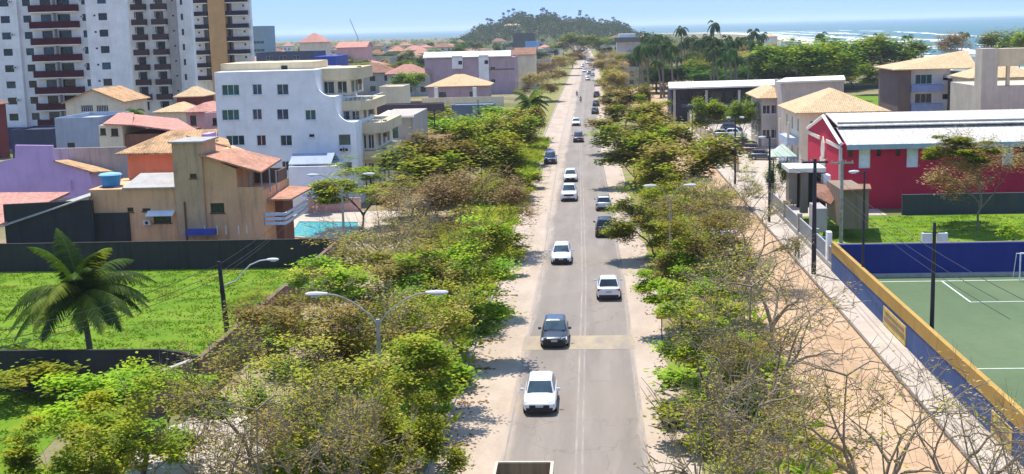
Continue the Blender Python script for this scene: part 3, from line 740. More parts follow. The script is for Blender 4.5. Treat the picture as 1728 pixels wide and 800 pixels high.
# ------------------------------------------------------------------ towers
def tower_a():
    Y = 235.0; rt = thing('apartment_tower', 'tall bluish white apartment tower with long maroon balconies at the left edge', 'tower', (X_(100,110,Y), Y, 0), 'white apartment towers')
    xl, xa, xb, xr = X_(-45,110,Y), X_(40,110,Y), X_(153,110,Y), X_(216,110,Y)
    HT = 42.0
    A = Block(rt, WH_TOWER, xl, xa-.01, Y-.8, Y+15, 0, HT); B = Block(rt, WH_TOWER, xa, xb, Y, Y+15, 0, HT); C = Block(rt, WH_TOWER, xb+.01, xr, Y-.5, Y+2.0, 0, HT)
    zs = [7.64+3.02*k for k in range(-2, 11)]
    kk = Y/FOC
    for i, z in enumerate(zs):
        pa = lambda px: X_(px, 43, Y)
        zc = z+1.2
        A.win('f', pa(13)-xl, zc, 1.75, 1.3, bars=0, sill=False, frame=DFR, pane=GL_D if i % 3 else GL_T)
        A.win('f', pa(-22)-xl, zc, 1.75, 1.3, bars=0, sill=False, frame=DFR)
        B.win('f', pa(47)-xa, zc, 1.5, 1.3, bars=0, sill=False, frame=DFR, pane=GL_T if i % 4 == 1 else GL_D)
        B.win('f', pa(79)-xa, zc-.25, 2.0, 2.0, bars=0, sill=False, frame=DFR, pane=GL_B if i % 2 else GL_D, kind='balcony_door')
        B.win('f', pa(109)-xa, zc-.25, 2.4, 2.0, bars=0, sill=False, frame=DFR, pane=GL_D, kind='balcony_door')
        B.win('f', pa(146)-xa, zc, 1.4, 1.3, bars=0, sill=False, frame=DFR, pane=GL_T if i % 3 == 0 else GL_D)
        C.win('f', pa(176)-xb, zc+.05, 1.65, 1.3, bars=0, sill=False, frame=DFR, pane=GL_D if i % 4 else GL_B)
        C.win('f', pa(162)-xb, zc+.3, .5, .4, bars=0, sill=False)
        if 1 <= i <= 9:
            balcony(rt, pa(55), pa(135), Y-1.5, Y-.004, z-.62, MAROON, 1.25, WH_TOWER)
            mbp = MB().box(pa(95)-.12, pa(95)+.12, Y-1.35, Y-.004, z+.56, z+2.3); mbp.build('balcony_partition', STAIN, rt)
            if i % 2 == 0: ac_unit(rt, pa(24), Y-.8, zc+.2, .4)
            if i % 3: ac_unit(rt, pa(139.5), Y, zc+.2, .35)
    for b_ in (A, B, C): b_.build()
    boxpart('ground_floor_screen', rt, plaster('navy_screen', (.05,.06,.12)), xl+3, xb, Y-2.4, Y-2.2, 0, 4.0)
    boxpart('roof_slab', rt, CONCR, xl+3, xb-3, Y+3, Y+12, HT+.004, HT+3)
tower_a()
def tower_b():
    Y = 252.0; rt = thing('apartment_tower', 'white apartment tower with two columns of small brown balconies and a stained grey strip', 'tower', (X_(270,100,Y), Y, 0), 'white apartment towers')
    x0, x1, x2, x3 = X_(216,70,Y), X_(287,70,Y), X_(302,70,Y), X_(326,70,Y); HT = 42
    A = Block(rt, WH_TOWER2, x0, x1, Y, Y+13, 0, HT); S = Block(rt, STAIN, x1+.01, x2, Y-.6, Y+4, 0, HT); B = Block(rt, WH_TOWER2, x2+.01, x3, Y-.2, Y+1.5, 0, HT)
    for k in range(-2, 9):
        z = 8.1+2.96*k; pa = lambda px: X_(px, 40, Y)
        for pc, wd in ((237, 24), (271, 25)):
            xc = pa(pc); hw = wd*Y/FOC/2
            A.win('f', xc-x0-.1, z+1.25, 1.5, 1.7, bars=0, sill=False, frame=DFR, kind='balcony_door', pane=GL_D)
            A.win('f', xc-x0-1.05, z+1.5, .3, 1.2, bars=0, sill=False)
            if k >= 0: balcony(rt, xc-hw, xc+hw, Y-1.3, Y-.004, z-.5, BRNPAR, 1.15, WH_TOWER2)
        S.win('f', pa(294.5)-x1, z+1.2, .45, .35, bars=0, sill=False, frame=DFR)
        B.win('f', pa(308)-x2, z+.9, .55, 1.3, bars=0, sill=False)
        B.win('f', pa(219.5)-x2, z+.9, .4, 1.1, bars=0, sill=False) if False else None
    for b_ in (A, S, B): b_.build()
    boxpart('side_shaft', rt, plaster('brown_shaft', (.26,.20,.18)), X_(208,70,Y), x0-.01, Y+.5, Y+10, 0, HT)
    boxpart('roof_slab', rt, CONCR, x0+2, x1-1, Y+3, Y+11, HT+.004, HT+2.5)
tower_b()
def tower_c():
    Y = 292.0; rt = thing('apartment_tower', 'apartment tower with dark balcony bands and one broad ochre vertical stripe', 'tower', (X_(372,90,Y), Y, 0), 'white apartment towers')
    x0, xa, xb, x1 = X_(324,70,Y), X_(358,70,Y), X_(386,70,Y), X_(425,70,Y); HT = 44
    A = Block(rt, WH_TOWER2, x0, xa-.01, Y, Y+15, 0, HT); O = Block(rt, OCHRE, xa, xb, Y-1.8, Y+12, 0, HT+1.5, 'stripe'); B = Block(rt, WH_TOWER2, xb+.01, x1, Y, Y+1.6, 0, HT)
    for k in range(-5, 7):
        z = 24.97+2.92*k; pa = lambda px: X_(px, 60, Y)
        A.win('f', pa(349.5)-x0, z+1.2, 1.3, 2.0, bars=0, sill=False, kind='balcony_door', frame=DFR); A.win('f', pa(336)-x0, z+1.6, .5, .5, bars=0, sill=False)
        B.win('f', pa(389.5)-xb, z+1.2, 1.1, 2.0, bars=0, sill=False, kind='balcony_door', frame=DFR); B.win('f', pa(413)-xb, z+1.6, .55, .6, bars=0, sill=False)
        balcony(rt, pa(327), pa(355), Y-1.5, Y-.004, z-.5, NAVY, 1.0, WH_TOWER2); balcony(rt, pa(384.5), pa(421), Y-1.5, Y-.004, z-.5, NAVY, 1.0, WH_TOWER2)
    for b_ in (A, O, B): b_.build()
tower_c()

# ------------------------------------------------------------------ white block with the curved edge
def white_block():
    Y = 146.0; rt = thing('apartment_block', 'white four-storey block with a stepped curved edge and beige terraces beside the tree belt', 'apartment block', (X_(480,200,Y), Y, 0))
    x0, x1, x2, x3 = X_(366,200,Y), X_(532,140,Y), X_(566,185,Y), X_(602,250,Y)
    zt, z2, z3 = Z_(450,120,Y), Z_(560,163,Y), Z_(595,206,Y)
    A = Block(rt, WHITEP, x0, x1, Y, Y+16, 0, zt); B = Block(rt, WHITEP, x1+.004, x2, Y+.004, Y+14, 0, z2); C = Block(rt, WHITEP, x2+.004, x3, Y+.008, Y+13, 0, z3)
    for px, w_ in ((389,30),(434,16),(477,20)):
        for py in (152, 194): A.winp(px, py+(0 if px < 400 else -1), w_, 18, pane=GL_G if px < 400 else GL_B, bars=2 if px < 400 else 1)
    A.winp(397,237,32,17,pane=GL_T,bars=2); A.winp(441,237,16,18,pane=GL_D); A.winp(483,237,20,18,pane=GL_T); A.winp(482,280,12,16,pane=GL_T); A.winp(404,281,30,16,pane=GL_T)
    A.winp(524,194,18,17,pane=GL_G); A.winp(526,229,10,6,pane=GL_D,bars=0)
    C.winp(581.5,236,21,19,pane=GL_G,bars=0); C.winp(584,281,21,15,pane=GL_B)
    for b_ in (A, B, C): b_.build()
    def fillet(xa, za, xb, zb):     # concave curve dropping from (xa,za) to (xb,zb)
        pts = [(xa, zb)] + [(xb-(xb-xa)*math.cos(math.pi/2*(1-t/10)) , za-(za-zb)*math.sin(math.pi/2*(t/10)) if False else zb+(za-zb)*(1-math.sin(math.pi/2*(1-(1-t/10))))) for t in range(11)]
        return pts
    for (xa, za, xb, zb) in ((x1+.004, Z_(532,134,Y), X_(561,163,Y), z2+.004), (x2+.004, Z_(567,176,Y), X_(594,206,Y), z3+.004)):
        pts = [(xa, zb)]
        for i in range(11):
            t = math.pi/2*i/10
            pts.append((xb-(xb-xa)*math.sin(t), za-(za-zb)*math.cos(t)))
        MB().prism_y(pts, Y-.02, Y+.42).build('curved_gable', WHITEP, rt)
    ac_unit(rt, X_(577,252,Y), Y, Z_(577,252,Y), .5); ac_unit(rt, X_(586,252,Y), Y, Z_(586,252,Y), .5)
    # beige penthouse parapet on the roof
    boxpart('roof_parapet', rt, BEIGE, X_(372,110,Y+4), X_(527,110,Y+4), Y+4, Y+13, zt+.004, Z_(450,106,Y+4))
    boxpart('roof_vent', rt, DARKV, X_(475,115,Y+4), X_(485,115,Y+4), Y+3.9, Y+3.996, Z_(480,118,Y+4), Z_(480,111,Y+4))
    # entrance canopy and low annex in front
    an = Block(rt, WHITEP, X_(487,290,Y-5), X_(568,290,Y-5), Y-5, Y-.004, 0, Z_(520,281,Y-5), 'annex'); an.build()
    MB().gable(X_(490,270,Y-4.4), X_(556,270,Y-4.4), Y-4.4, Y-.1, Z_(520,276,Y-5)+.0, .9, 'x', .2, .1).build('annex_roof', BLUEGREY, rt)
    # terraces on the side towards the road
    ys = Y+3.0
    def terrace(pxa, pxb, pya, pyb, zfl, yo, depth):
        Yt = Y+yo; xa, xb = X_(pxa, pya, Yt), X_(pxb, pya, Yt); za, zb = Z_(pxa, pyb, Yt), Z_(pxa, pya, Yt)
        n = 8; pts = [(xa, Yt)]
        for i in range(n+1):
            t = math.pi/2*i/n; pts.append((xb-1.6+1.6*math.sin(t), Yt+1.6-1.6*math.cos(t)))
        pts += [(xb, Yt+depth), (xa, Yt+depth)]
        o = MB().prism(pts, za, zb).build('terrace', BEIGE, rt)
        # recessed glazed wall below the band
        w2 = Block(rt, CREAM, xa, xb-1.2, Yt+.9, Yt+depth-.3, zfl, za-.004)
        wd = (xb-1.2-xa)
        if wd > 2: w2.win('f', wd*.3, (zfl+za)/2, min(1.7, wd*.4), (za-zfl)*.8, pane=GL_T, bars=1, sill=False, kind='terrace_door'); w2.win('f', wd*.75, (zfl+za)/2, min(1.5, wd*.3), (za-zfl)*.8, pane=GL_D, bars=1, sill=False, kind='terrace_door')
        for k in range(3): w2.win('r', depth*.2+k*depth*.24, (zfl+za)/2, 2.0, (za-zfl)*.8, pane=GL_G, bars=1, sill=False, kind='terrace_door')
        w2.build()
        MB().box(xb-.5, xb-.1, Yt+2.2, Yt+2.9, za-.6, zb+.12).build('terrace_pillar', BRICKD, rt)
        return o
    terrace(533, 604, 116, 136, Z_(560,161,Y+4), 4, 10)
    terrace(566, 624, 171, 187, Z_(590,205,Y+4), 4, 12)
    terrace(598, 648, 208, 226, Z_(610,255,Y+4), 4, 14)
    terrace(599, 648, 256, 270, .0, 4, 14)
    for (pa_, pb_, py, n) in ((566,625,164,9),(600,650,203,9)):     # white handrails of the terraces
        Yt = Y+4.2; mb = MB(); za = Z_(pa_, py, Yt); xa, xb = X_(pa_,py,Yt), X_(pb_,py,Yt)
        mb.tube([(xa,Yt,za),(xb,Yt,za)], .05, 5); mb.tube([(xb,Yt,za),(xb,Yt+9,za)], .05, 5)
        for i in range(n): x = xa+(xb-xa)*i/(n-1); mb.tube([(x,Yt,za-.75),(x,Yt,za)], .04, 5)
        mb.build('railing', WFR, rt)
    # rear wing towards the road
    Yr = 172.0; Wg = Block(rt, plaster('grey_beige', (.47,.41,.35), amount=.5), X_(636,230,Yr), X_(697,230,Yr), Yr, Yr+16, 0, Z_(670,196,Yr))
    Wg.win('f', 1.7, Z_(650,222,Yr), 2.6, 2.0, pane=GL_G); Wg.win('f', 1.7, Z_(650,262,Yr), 2.6, 2.2, pane=GL_G)
    Wg.build()
    MB().slab((X_(634,197,Yr), Yr-.4, Z_(634,197,Yr)), (X_(699,195,Yr), Yr-.4, Z_(699,196,Yr)), (X_(699,186,Yr+17), Yr+17, Z_(699,186,Yr+17)), (X_(655,188,Yr+17), Yr+17, Z_(655,186,Yr+17)), .2).build('wing_roof', ROOFW, rt)
    boxpart('wing_slab', rt, CONCR, X_(640,238,Yr-1), X_(699,238,Yr-1), Yr-1.0, Yr-.004, Z_(670,240,Yr-1), Z_(670,236,Yr-1))
white_block()

# ------------------------------------------------------------------ houses
def simple_house(label, x0, x1, y0, y1, h, wall, roofmat=None, roof='hip', rh=1.8, ov=.5, wins=(), group=None, name='house', z0=0, ridge=None, cat='house', axis='x', pane=None, frame=None):
    rt = thing(name, label, cat, ((x0+x1)/2, (y0+y1)/2, z0), group)
    b_ = Block(rt, wall, x0, x1, y0, y1, z0, h)
    for w_ in wins: b_.win(*w_[:5], **(w_[5] if len(w_) > 5 else {}))
    b_.build(roof=True)
    if roof == 'hip': MB().hip(x0, x1, y0, y1, h+.15, rh, ov, .14, ridge).build('roof', roofmat, rt)
    elif roof == 'gable':
        mb = MB().gable(x0, x1, y0, y1, h+.15, rh, axis, ov); mb.build('roof', roofmat, rt)
        g = MB()
        if axis == 'x':
            for x in (x0, x1): g.poly([(x,y0,h+.002),(x,y1,h+.002),(x,(y0+y1)/2,h+rh)])
        else:
            for y in (y0, y1): g.poly([(x0,y,h+.002),(x1,y,h+.002),((x0+x1)/2,y,h+rh)])
        g.build('gable_wall', wall, rt)
    elif roof == 'flat': roof_wall_cap(rt, wall, x0, x1, y0, y1, h+.003, rh)
    return rt, b_
def pxhouse(label, pxa, pxb, pye, Y, depth, wall, roofmat, zb=0, **k):
    # front wall between two picture columns, eaves at pye, Y metres ahead
    pm = (pxa+pxb)/2
    return simple_house(label, X_(pxa,pye,Y), X_(pxb,pye,Y), Y, Y+depth, Z_(pm,pye,Y), wall, roofmat, z0=zb, **k)
W2 = lambda *a, **k: a + (k,)
# the tan house with the stair tower behind the dark wall
def tan_house():
    Y = 112.5; rt = thing('tan_house', 'tan two-storey house with a stained stair tower and clay tile roofs behind the dark wall', 'house', (X_(300,350,Y), Y, 0))
    xa, xb, xc, xd, xe = X_(152,360,Y), X_(299,360,Y), X_(346,330,Y), X_(401,330,Y), X_(446,360,Y)
    zl, zt = Z_(225,319,Y), Z_(320,241,Y)
    A = Block(rt, TAN, xa, xb-.004, Y, Y+9, 0, zl)
    A.winp(220,354,11,8,frame=BFR,bars=0); A.winp(274,369,31,15,frame=DFR,bars=1); A.winp(247,354,14,5,frame=DFR,bars=0)
    A.build()
    # awning and air conditioner of the wide window
    aw = MB(); x0, x1 = X_(250,358,Y), X_(296,358,Y); z = Z_(270,357,Y)
    aw.slab((x0,Y-.9,z-.25),(x1,Y-.9,z-.25),(x1,Y-.004,z+.1),(x0,Y-.004,z+.1),.06); aw.build('window_awning', WFR, rt)
    ac_unit(rt, X_(250,375,Y), Y, Z_(250,375,Y), .42)
    T = Block(rt, plaster('stair_tower_render', (.58,.37,.215), dirt=(.17,.13,.09), amount=.8), xb, xc, Y-.25, Y+4.2, 0, zt, 'stair_tower'); T.winp(326,297,12,8,frame=BFR,bars=0); T.build()
    boxpart('tower_lid', rt, CONCR, xb-.25, xc+.25, Y-.5, Y+4.5, zt+.004, zt+.16)
    D = Block(rt, TAN, xc+.004, xe, Y, Y+10, 0, Z_(420,322,Y)); D.winp(334+30,350,26,14,frame=DFR,bars=1) if False else None
    D.winp(335,353,14,9,frame=BFR,bars=0) if False else None
    D.winp(367,351,24,17,frame=DFR,bars=1)
    D.build()
    T2 = None
    # upper wall under the long sloping roof
    zt1, zt2 = Z_(350,262,Y), Z_(402,285,Y)
    MB().prism_y([(xc+.004, Z_(420,322,Y)+.003), (xd, Z_(420,322,Y)+.003), (xd, zt2), (xc+.004, zt1)], Y+.002, Y+9.9).build('upper_wall', TAN, rt)
    # veranda posts and the dark interior behind them
    boxpart('veranda_back_wall', rt, BRICKD, xd+.01, xd+2.3, Y+6, Y+9.5, Z_(420,322,Y)+.003, zt2-.9)
    for px in (423, 441, 455, 466): MB().tube([(X_(px,300,Y+1),Y+1,zl-.6),(X_(px,300,Y+1),Y+1,Z_(px,286-(470-px)*.1,Y+1)-.1)], .07, 6).build('veranda_post', plain('grey_post', (.35,.36,.38), .7), rt)
    boxpart('veranda_parapet', rt, TAN, xd+.02, xe+.0, Y+.004, Y+.2, Z_(420,322,Y)+.003, Z_(420,316,Y))
    mb = MB(); mb.slab((xc-.2,Y-.5,Z_(347,259,Y)), (X_(443,288,Y),Y-.5,Z_(443,288,Y)-.05), (X_(475,270,Y+9),Y+9,Z_(475,268,Y+9)), (X_(356,254,Y+9),Y+9,Z_(356,240,Y+9)), .16); mb.build('tile_roof', T_ORANGE, rt)
    # lean-to slab roof on the left block, water tank, coral upper storey with hipped roof
    MB().slab((X_(208,321,Y),Y-.3,zl+.15),(X_(299,319,Y),Y-.3,zl+.15),(X_(299,300,Y+5),Y+5,zl+.9),(X_(238,300,Y+5),Y+5,zl+.9),.12).build('fibre_roof', FIBRO, rt)
    U = Block(rt, CORAL, X_(216,280,Y+8), X_(300,280,Y+8), Y+8, Y+16, 0, Z_(250,256,Y+8), 'coral_upper_storey'); U.build()
    ux0, ux1 = X_(216,280,Y+8), X_(330,280,Y+8)
    MB().slab((ux0-1.0,Y+7.3,Z_(215,258,Y+8)),(ux1+2.2,Y+7.3,Z_(215,258,Y+8)),(ux1+1.2,Y+12,Z_(300,219,Y+12)),(X_(288,222,Y+12),Y+12,Z_(288,220,Y+12)),.16).build('hipped_roof', T_OLD, rt)
    MB().slab((X_(330,222,Y+12),Y+9,Z_(345,228,Y+9)),(X_(395,252,Y+9),Y+8,Z_(395,248,Y+8)),(X_(385,240,Y+15),Y+15,Z_(385,235,Y+15)),(X_(345,222,Y+15),Y+14,Z_(345,222,Y+14)),.16).build('rear_roof', T_OLD, rt)
    boxpart('lilac_chimney', rt, LILAC, X_(346,240,Y+9), X_(358,240,Y+9), Y+8, Y+10.5, Z_(350,262,Y+9), Z_(350,225,Y+9))
    # lower tiled porch on the right and the pool terrace stair
    MB().slab((X_(446,336,Y+1),Y+1,Z_(446,336,Y+1)),(X_(490,338,Y+1),Y+1,Z_(490,336,Y+1)),(X_(527,318,Y+9),Y+9,Z_(527,316,Y+9)),(X_(462,318,Y+9),Y+9,Z_(462,312,Y+9)),.16).build('porch_roof', T_ORANGE, rt)
    boxpart('porch_wall', rt, BRICK, X_(449,360,Y+4), X_(478,360,Y+4), Y+4, Y+8, 0, Z_(460,340,Y+4))
    d = MB()
    for k in range(3):
        z = Z_(460,376,Y)+.28*k*1.5-.2
        d.box(X_(446,380,Y), X_(481,380,Y), Y+.0, Y+.1, z, z+.26)
        d.slab((X_(481,380,Y),Y+.02,z+.26),(X_(481,380,Y)+.1,Y+.02,z+.26),(X_(520,362,Y+9)+.1,Y+9,z+.26),(X_(520,362,Y+9),Y+9,z+.26),.26)
    d.build('terrace_railing', plain('rail_blue_white', (.55,.62,.72), .5), rt)
    boxpart('blue_awning', rt, plain('blue_tarp', (.04,.07,.35), .6), X_(318,404,Y-.6), X_(366,404,Y-.6), Y-1.4, Y-.3, 2.3, 2.75)
    for px in (345, 366, 381, 402, 416):
        x = X_(px,380,Y-.5); MB().tube([(x,Y-.5,2.2),(x,Y-.5,Z_(px,381,Y-.5))], .05, 5).build('wall_lamp_post', WFR, rt)
    # gutter pipe
    MB().tube([(X_(312,350,Y-.3),Y-.34,0),(X_(312,350,Y-.3),Y-.34,Z_(312,340,Y))], .08, 6).build('drain_pipe', BFR, rt)
    wt = thing('water_tank', 'blue round water tank on the tan house roof', 'water tank', (X_(187,305,Y+2), Y+2, zl))
    x, y = X_(187,305,Y+2), Y+2; MB().tube([(x,y,zl+.1),(x,y,zl+1.05),(x,y,zl+1.1)], [.8,.98,1.04], 18).build('tank', plain('tank_blue', (.02,.22,.52), .4), wt); MB().tube([(x,y,zl+1.12),(x,y,zl+1.25),(x,y,zl+1.36)], [1.07,.95,.3], 18).build('lid', plain('tank_lid', (.25,.50,.68), .4), wt)
    for dx in (-.7,.7): MB().box(x+dx-.15,x+dx+.15,y-.8,y+.8,zl+.003,zl+.1).build('foot', CONCR, wt)
tan_house()
# low dark wall at the back of the lawn, front wall, side wall
def wall_thing(label, pts, h, t, mat, name='wall', z0=0, cop=None, group=None):
    xs = [p[0] for p in pts]; ys = [p[1] for p in pts]
    rt = thing('boundary_wall' if name == 'wall' else name, label, 'wall' if 'fence' not in name else 'fence', (sum(xs)/len(xs), sum(ys)/len(ys), z0), group)
    mb = MB(); cb = MB()
    for a, b_ in zip(pts, pts[1:]):
        a = Vector((a[0],a[1],0)); b_ = Vector((b_[0],b_[1],0)); d = (b_-a).normalized(); nrm = Vector((-d.y,d.x,0))*t/2
        ha = h if not isinstance(h, tuple) else h[0]
        q = [a-nrm, b_-nrm, b_+nrm, a+nrm]; mb.prism([(p.x,p.y) for p in q], z0-.1, z0+ha)
        nr2 = nrm*1.2; q = [a-nr2, b_-nr2, b_+nr2, a+nr2]; cb.prism([(p.x,p.y) for p in q], z0+ha+.003, z0+ha+.06)
    mb.build('panel', mat, rt)
    if cop: cb.build('coping', cop, rt)
    return rt
wall_thing('long dark wall at the back of the lawn', [(-60,107.0),(-21.6,107.0)], 2.45, .25, DARKW, cop=DARKW)
wall_thing('dark wall at the near side of the lawn below the palm', [(-60,69.4),(-24.8,69.2),(-23.4,68.5),(-22.2,67.6)], 2.4, .2, DARKW, cop=DARKW)
wall_thing('brown wall slanting along the lawn beside the tree belt', [(-21.95,67.4),(-21.95,106.8)], 2.4, .25, BRICKD, cop=BRICKD)
wall_thing('short pale capped wall end below the lawn corner', [(-22.4,67.2),(-24.6,61.5)], 2.3, .25, BRICKD, cop=CONCR)

# far left: big tile roof over a dark wall, lilac house, neighbours
rt, b_ = simple_house('low house with an orange tile roof over a dark wall at the left edge', X_(-70,380,103), X_(146,340,103)-.0, 112.2, 124, 4.3, DARKW, None, roof=None)
MB().slab((X_(-60,395,108),109.5,Z_(-60,400,109)),(X_(10,374,109.5),109.5,Z_(0,374,109.5)),(X_(118,322,122),122,Z_(116,324,122)),(X_(-60,324,122),122,Z_(-60,325,122)),.2).build('roof', T_PINK, rt)
MB().prism([(X_(8,380,109.7),109.7),(X_(150,330,111),111.6),(X_(152,330,111.3),111.9),(X_(8,380,109.7),110.1)], 0, 5.6).build('side_wall', DARKW, rt)
MB().slab((X_(0,380,109.3),109.35,Z_(0,383,109)),(X_(150,332,111),111.4,Z_(150,330,111.5)),(X_(150,330,112),112.4,Z_(150,326,112)),(X_(20,366,112),110.4,Z_(0,376,110)),.12).build('wall_coping', CONCR, rt)
Y = 136.0; rt = thing('lilac_house', 'lilac house with a stepped blank gable wall', 'house', (X_(70,290,Y),Y,0))
zz = lambda py: Z_(70,py,Y)
MB().prism_y([(X_(-60,300,Y),0),(X_(158,300,Y),0),(X_(150,292,Y),zz(292)),(X_(90,272,Y),zz(272)),(X_(88,246,Y),zz(246)),(X_(25,244,Y),zz(244)),(X_(25,266,Y),zz(266)),(X_(-60,285,Y),zz(285))], Y, Y+.4).build('gable_wall', LILAC, rt)
boxpart('body', rt, LILAC, X_(-60,300,Y), X_(150,300,Y), Y+.404, Y+9, 0, zz(296))
MB().slab((X_(92,273,Y),Y-.25,zz(271)),(X_(158,296,Y),Y-.25,zz(291)),(X_(215,290,Y+9),Y+9,Z_(215,288,Y+9)),(X_(130,270,Y+9),Y+9,Z_(130,268,Y+9)),.14).build('roof', T_OLD, rt)
MB().tube([(X_(122,312,Y),Y-.2,zz(322)),(X_(122,312,Y),Y-.2,zz(305))], .06, 6).build('roof_pipe', plain('pvc', (.4,.32,.5),.6), rt)
# houses climbing up between the towers and the tan house
wall_thing('long raw grey wall behind the lilac house', [(X_(88,260,142),142),(X_(214,262,142),142)], Z_(150,250,142), .3, RAWGREY, cop=CONCR)
rt, b_ = pxhouse('grey and blue unrendered house with a flat roof left of the pink tile roof', 92, 166, 205, 165, 12, BLUEGREY, None, roof='flat', rh=.5, wins=[W2('f',2.0,6.0,1.0,.9,frame=DFR)])
rt, b_ = pxhouse('small white house with two dark windows under the pink tile roof', 166, 206, 211, 163, 9, CREAM, T_PINK, roof=None, wins=[W2('f',.55,Z_(171,222,163),.75,.85,frame=DFR),W2('f',2.1,Z_(194,223,163),.95,.95,frame=DFR)])
MB().slab((X_(176,209,163),162.4,Z_(176,208,163)),(X_(226,210,163),162.4,Z_(226,210,163)),(X_(226,192,172),172,Z_(226,190,172)),(X_(200,192,172),172,Z_(200,190,172)),.16).build('roof', T_PINK, rt)
rt, b_ = pxhouse('brick house with one long pink tile roof slope in front of the towers', 206, 300, 226, 163.5, 10, BRICK, None, roof=None)
MB().slab((X_(222,207,163),162.8,Z_(222,210,163)),(X_(346,222,163),162.8,Z_(346,226,163)),(X_(300,200,176),176,Z_(300,200,176)),(X_(222,190,176),176,Z_(222,192,176)),.18).build('roof', T_PINK, rt)
pxhouse('cream house with a low gable and white balusters left of the small palm', 110, 206, 172, 207, 12, CREAM, T_OLD, roof='gable', rh=2.0, axis='y', wins=[W2('f',3.6,Z_(150,183,207),2.0,1.1,bars=5),W2('f',6.2,Z_(180,183,207),2.0,1.1,bars=6)])
pxhouse('maroon top-floor house with a tan tile roof beside the ochre tower', 298, 340, 164, 212, 7, plaster('maroon_wall', (.20,.04,.045)), T_TAN, roof='hip', rh=1.5)
pxhouse('low cream house with a pale roof below the maroon one', 262, 322, 190, 205, 9, CREAM, T_TAN, roof='hip', rh=1.3)
pxhouse('pink house with one white door beside the white block', 314, 362, 190, 186, 9, PINK, T_PINK, roof='hip', rh=1.2, wins=[W2('f',1.0,Z_(326,203,186),.9,1.4,frame=DFR),W2('f',3.5,Z_(352,215,186),.7,.9,frame=DFR)])
pxhouse('pink side house with small windows touching the white block', 345, 372, 195, 176, 8, PINK, T_PINK, roof='flat', rh=.4, wins=[W2('f',1.4,Z_(366,205,176),.6,1.0,frame=DFR)])
pxhouse('narrow maroon and cream house at the left picture edge', -60, -4, 178, 214, 3, plaster('maroon_wall', (.20,.04,.045)), T_DARK, roof='hip', rh=1.2)
pxhouse('dark navy shed below the bluish white tower', 18, 86, 222, 190, 8, plaster('navy_shed', (.05,.06,.11)), FIBRO, roof='flat', rh=.3)
# pool court
POOLW = None
m, nt, b = _new('pool_water'); f = noise(nt, coords(nt), 1.6, 4); nt.links.new(ramp(nt, f, [(.35,(.03,.36,.42)),(.65,(.09,.52,.55))]), b.inputs['Base Color']); b.inputs['Roughness'].default_value = .12; bump(nt, b, f, .3, .1)
POOLM = m
ptl = [G(490,400), G(575,407), G(606,392), G(604,377), G(505,376)]
rt = thing('swimming_pool', 'turquoise swimming pool behind the dark wall beside the tan house', 'pool', (G(550,390).x, G(550,390).y, 0))
MB().prism([(p.x,p.y) for p in ptl], .02, .10).build('water', POOLM, rt)
c = sum((Vector((p.x,p.y)) for p in ptl), Vector((0,0)))/len(ptl)
rim = MB()
for p, q in zip(ptl, ptl[1:]+ptl[:1]):
    p = Vector((p.x,p.y)); q = Vector((q.x,q.y)); po = c+(p-c)*1.09; qo = c+(q-c)*1.09
    rim.prism([p,q,qo,po], .0, .16)
rim.build('pool_edge', CONC, rt)
sheet('pool_terrace', [(X_(440,395,122),111),(-20.5,111),(-21.5,141),(X_(470,372,141),141)], .012, CONC)
def parasol(label, x, y, mat):
    rt = thing('parasol', label, 'parasol', (x,y,0)); MB().tube([(x,y,0),(x,y,2.5)], .04, 6).build('pole', WFR, rt)
    mb = MB(); n = 10; t = (x,y,2.75)
    for k in range(n):
        a0, a1 = 6.283*k/n, 6.283*(k+1)/n; mb.poly([t,(x+1.6*math.cos(a0),y+1.6*math.sin(a0),2.15),(x+1.6*math.cos(a1),y+1.6*math.sin(a1),2.15)])
    mb.build('canopy', mat, rt)
parasol('royal blue parasol behind the pool', G(535,362).x, G(535,362).y, plain('parasol_blue', (.02,.06,.40), .7))
wall_thing('low pinkish wall at the far side of the pool', [(X_(520,365,141),141),(X_(610,365,141),141)], 1.5, .25, PINK, cop=CONCR)
# mid-left beyond the white block
def px_flat(label, pxa, pxb, pyt, Y, depth, wall, rh=.4, **k): return pxhouse(label, pxa, pxb, pyt, Y, depth, wall, None, roof='flat', rh=rh, **k)
rt, b_ = px_flat('mauve three-storey block with a white roof edge behind the hipped house', 716, 868, 99, 392, 18, MAUVE, .2, wins=[W2('f',21+5*i-21*(i > 9),Z_(790,y,392),1.4,1.2) for i in (0,) for y in (117,138)])
Y = 392.0
MB().slab((X_(714,97,Y),Y-.6,Z_(714,97,Y)),(X_(862,94,Y),Y-.6,Z_(862,94,Y)),(X_(862,86,Y+18),Y+18,Z_(862,85,Y+18)),(X_(716,88,Y+18),Y+18,Z_(716,88,Y+18)),.3).build('roof', ROOFW, rt)
for pxa, pxb in ((763,781),(808,825)):
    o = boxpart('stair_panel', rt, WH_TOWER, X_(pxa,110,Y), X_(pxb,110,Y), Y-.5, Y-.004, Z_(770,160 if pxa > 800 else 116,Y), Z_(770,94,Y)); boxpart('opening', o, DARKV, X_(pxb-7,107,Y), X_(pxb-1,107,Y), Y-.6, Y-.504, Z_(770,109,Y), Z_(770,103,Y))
boxpart('floor_band', rt, BRICKD, X_(826,117,Y), X_(868,117,Y), Y-.1, Y-.004, Z_(840,118,Y), Z_(840,116,Y))
rt, b_ = pxhouse('bungalow with a broad orange hipped roof and white pillars', 722, 822, 146, 352, 14, MAUVE, T_TAN, roof='hip', rh=3.0, ov=.9, wins=[W2('f',4.0,1.8,2,2.2,frame=DFR),W2('f',12.5,1.8,2,2.2,frame=DFR)])
for px in (736, 801): boxpart('pillar', rt, WH_TOWER, X_(px-3,155,349), X_(px+3,155,349), 348.6, 349.6, 0, Z_(px,147,349)-.1)
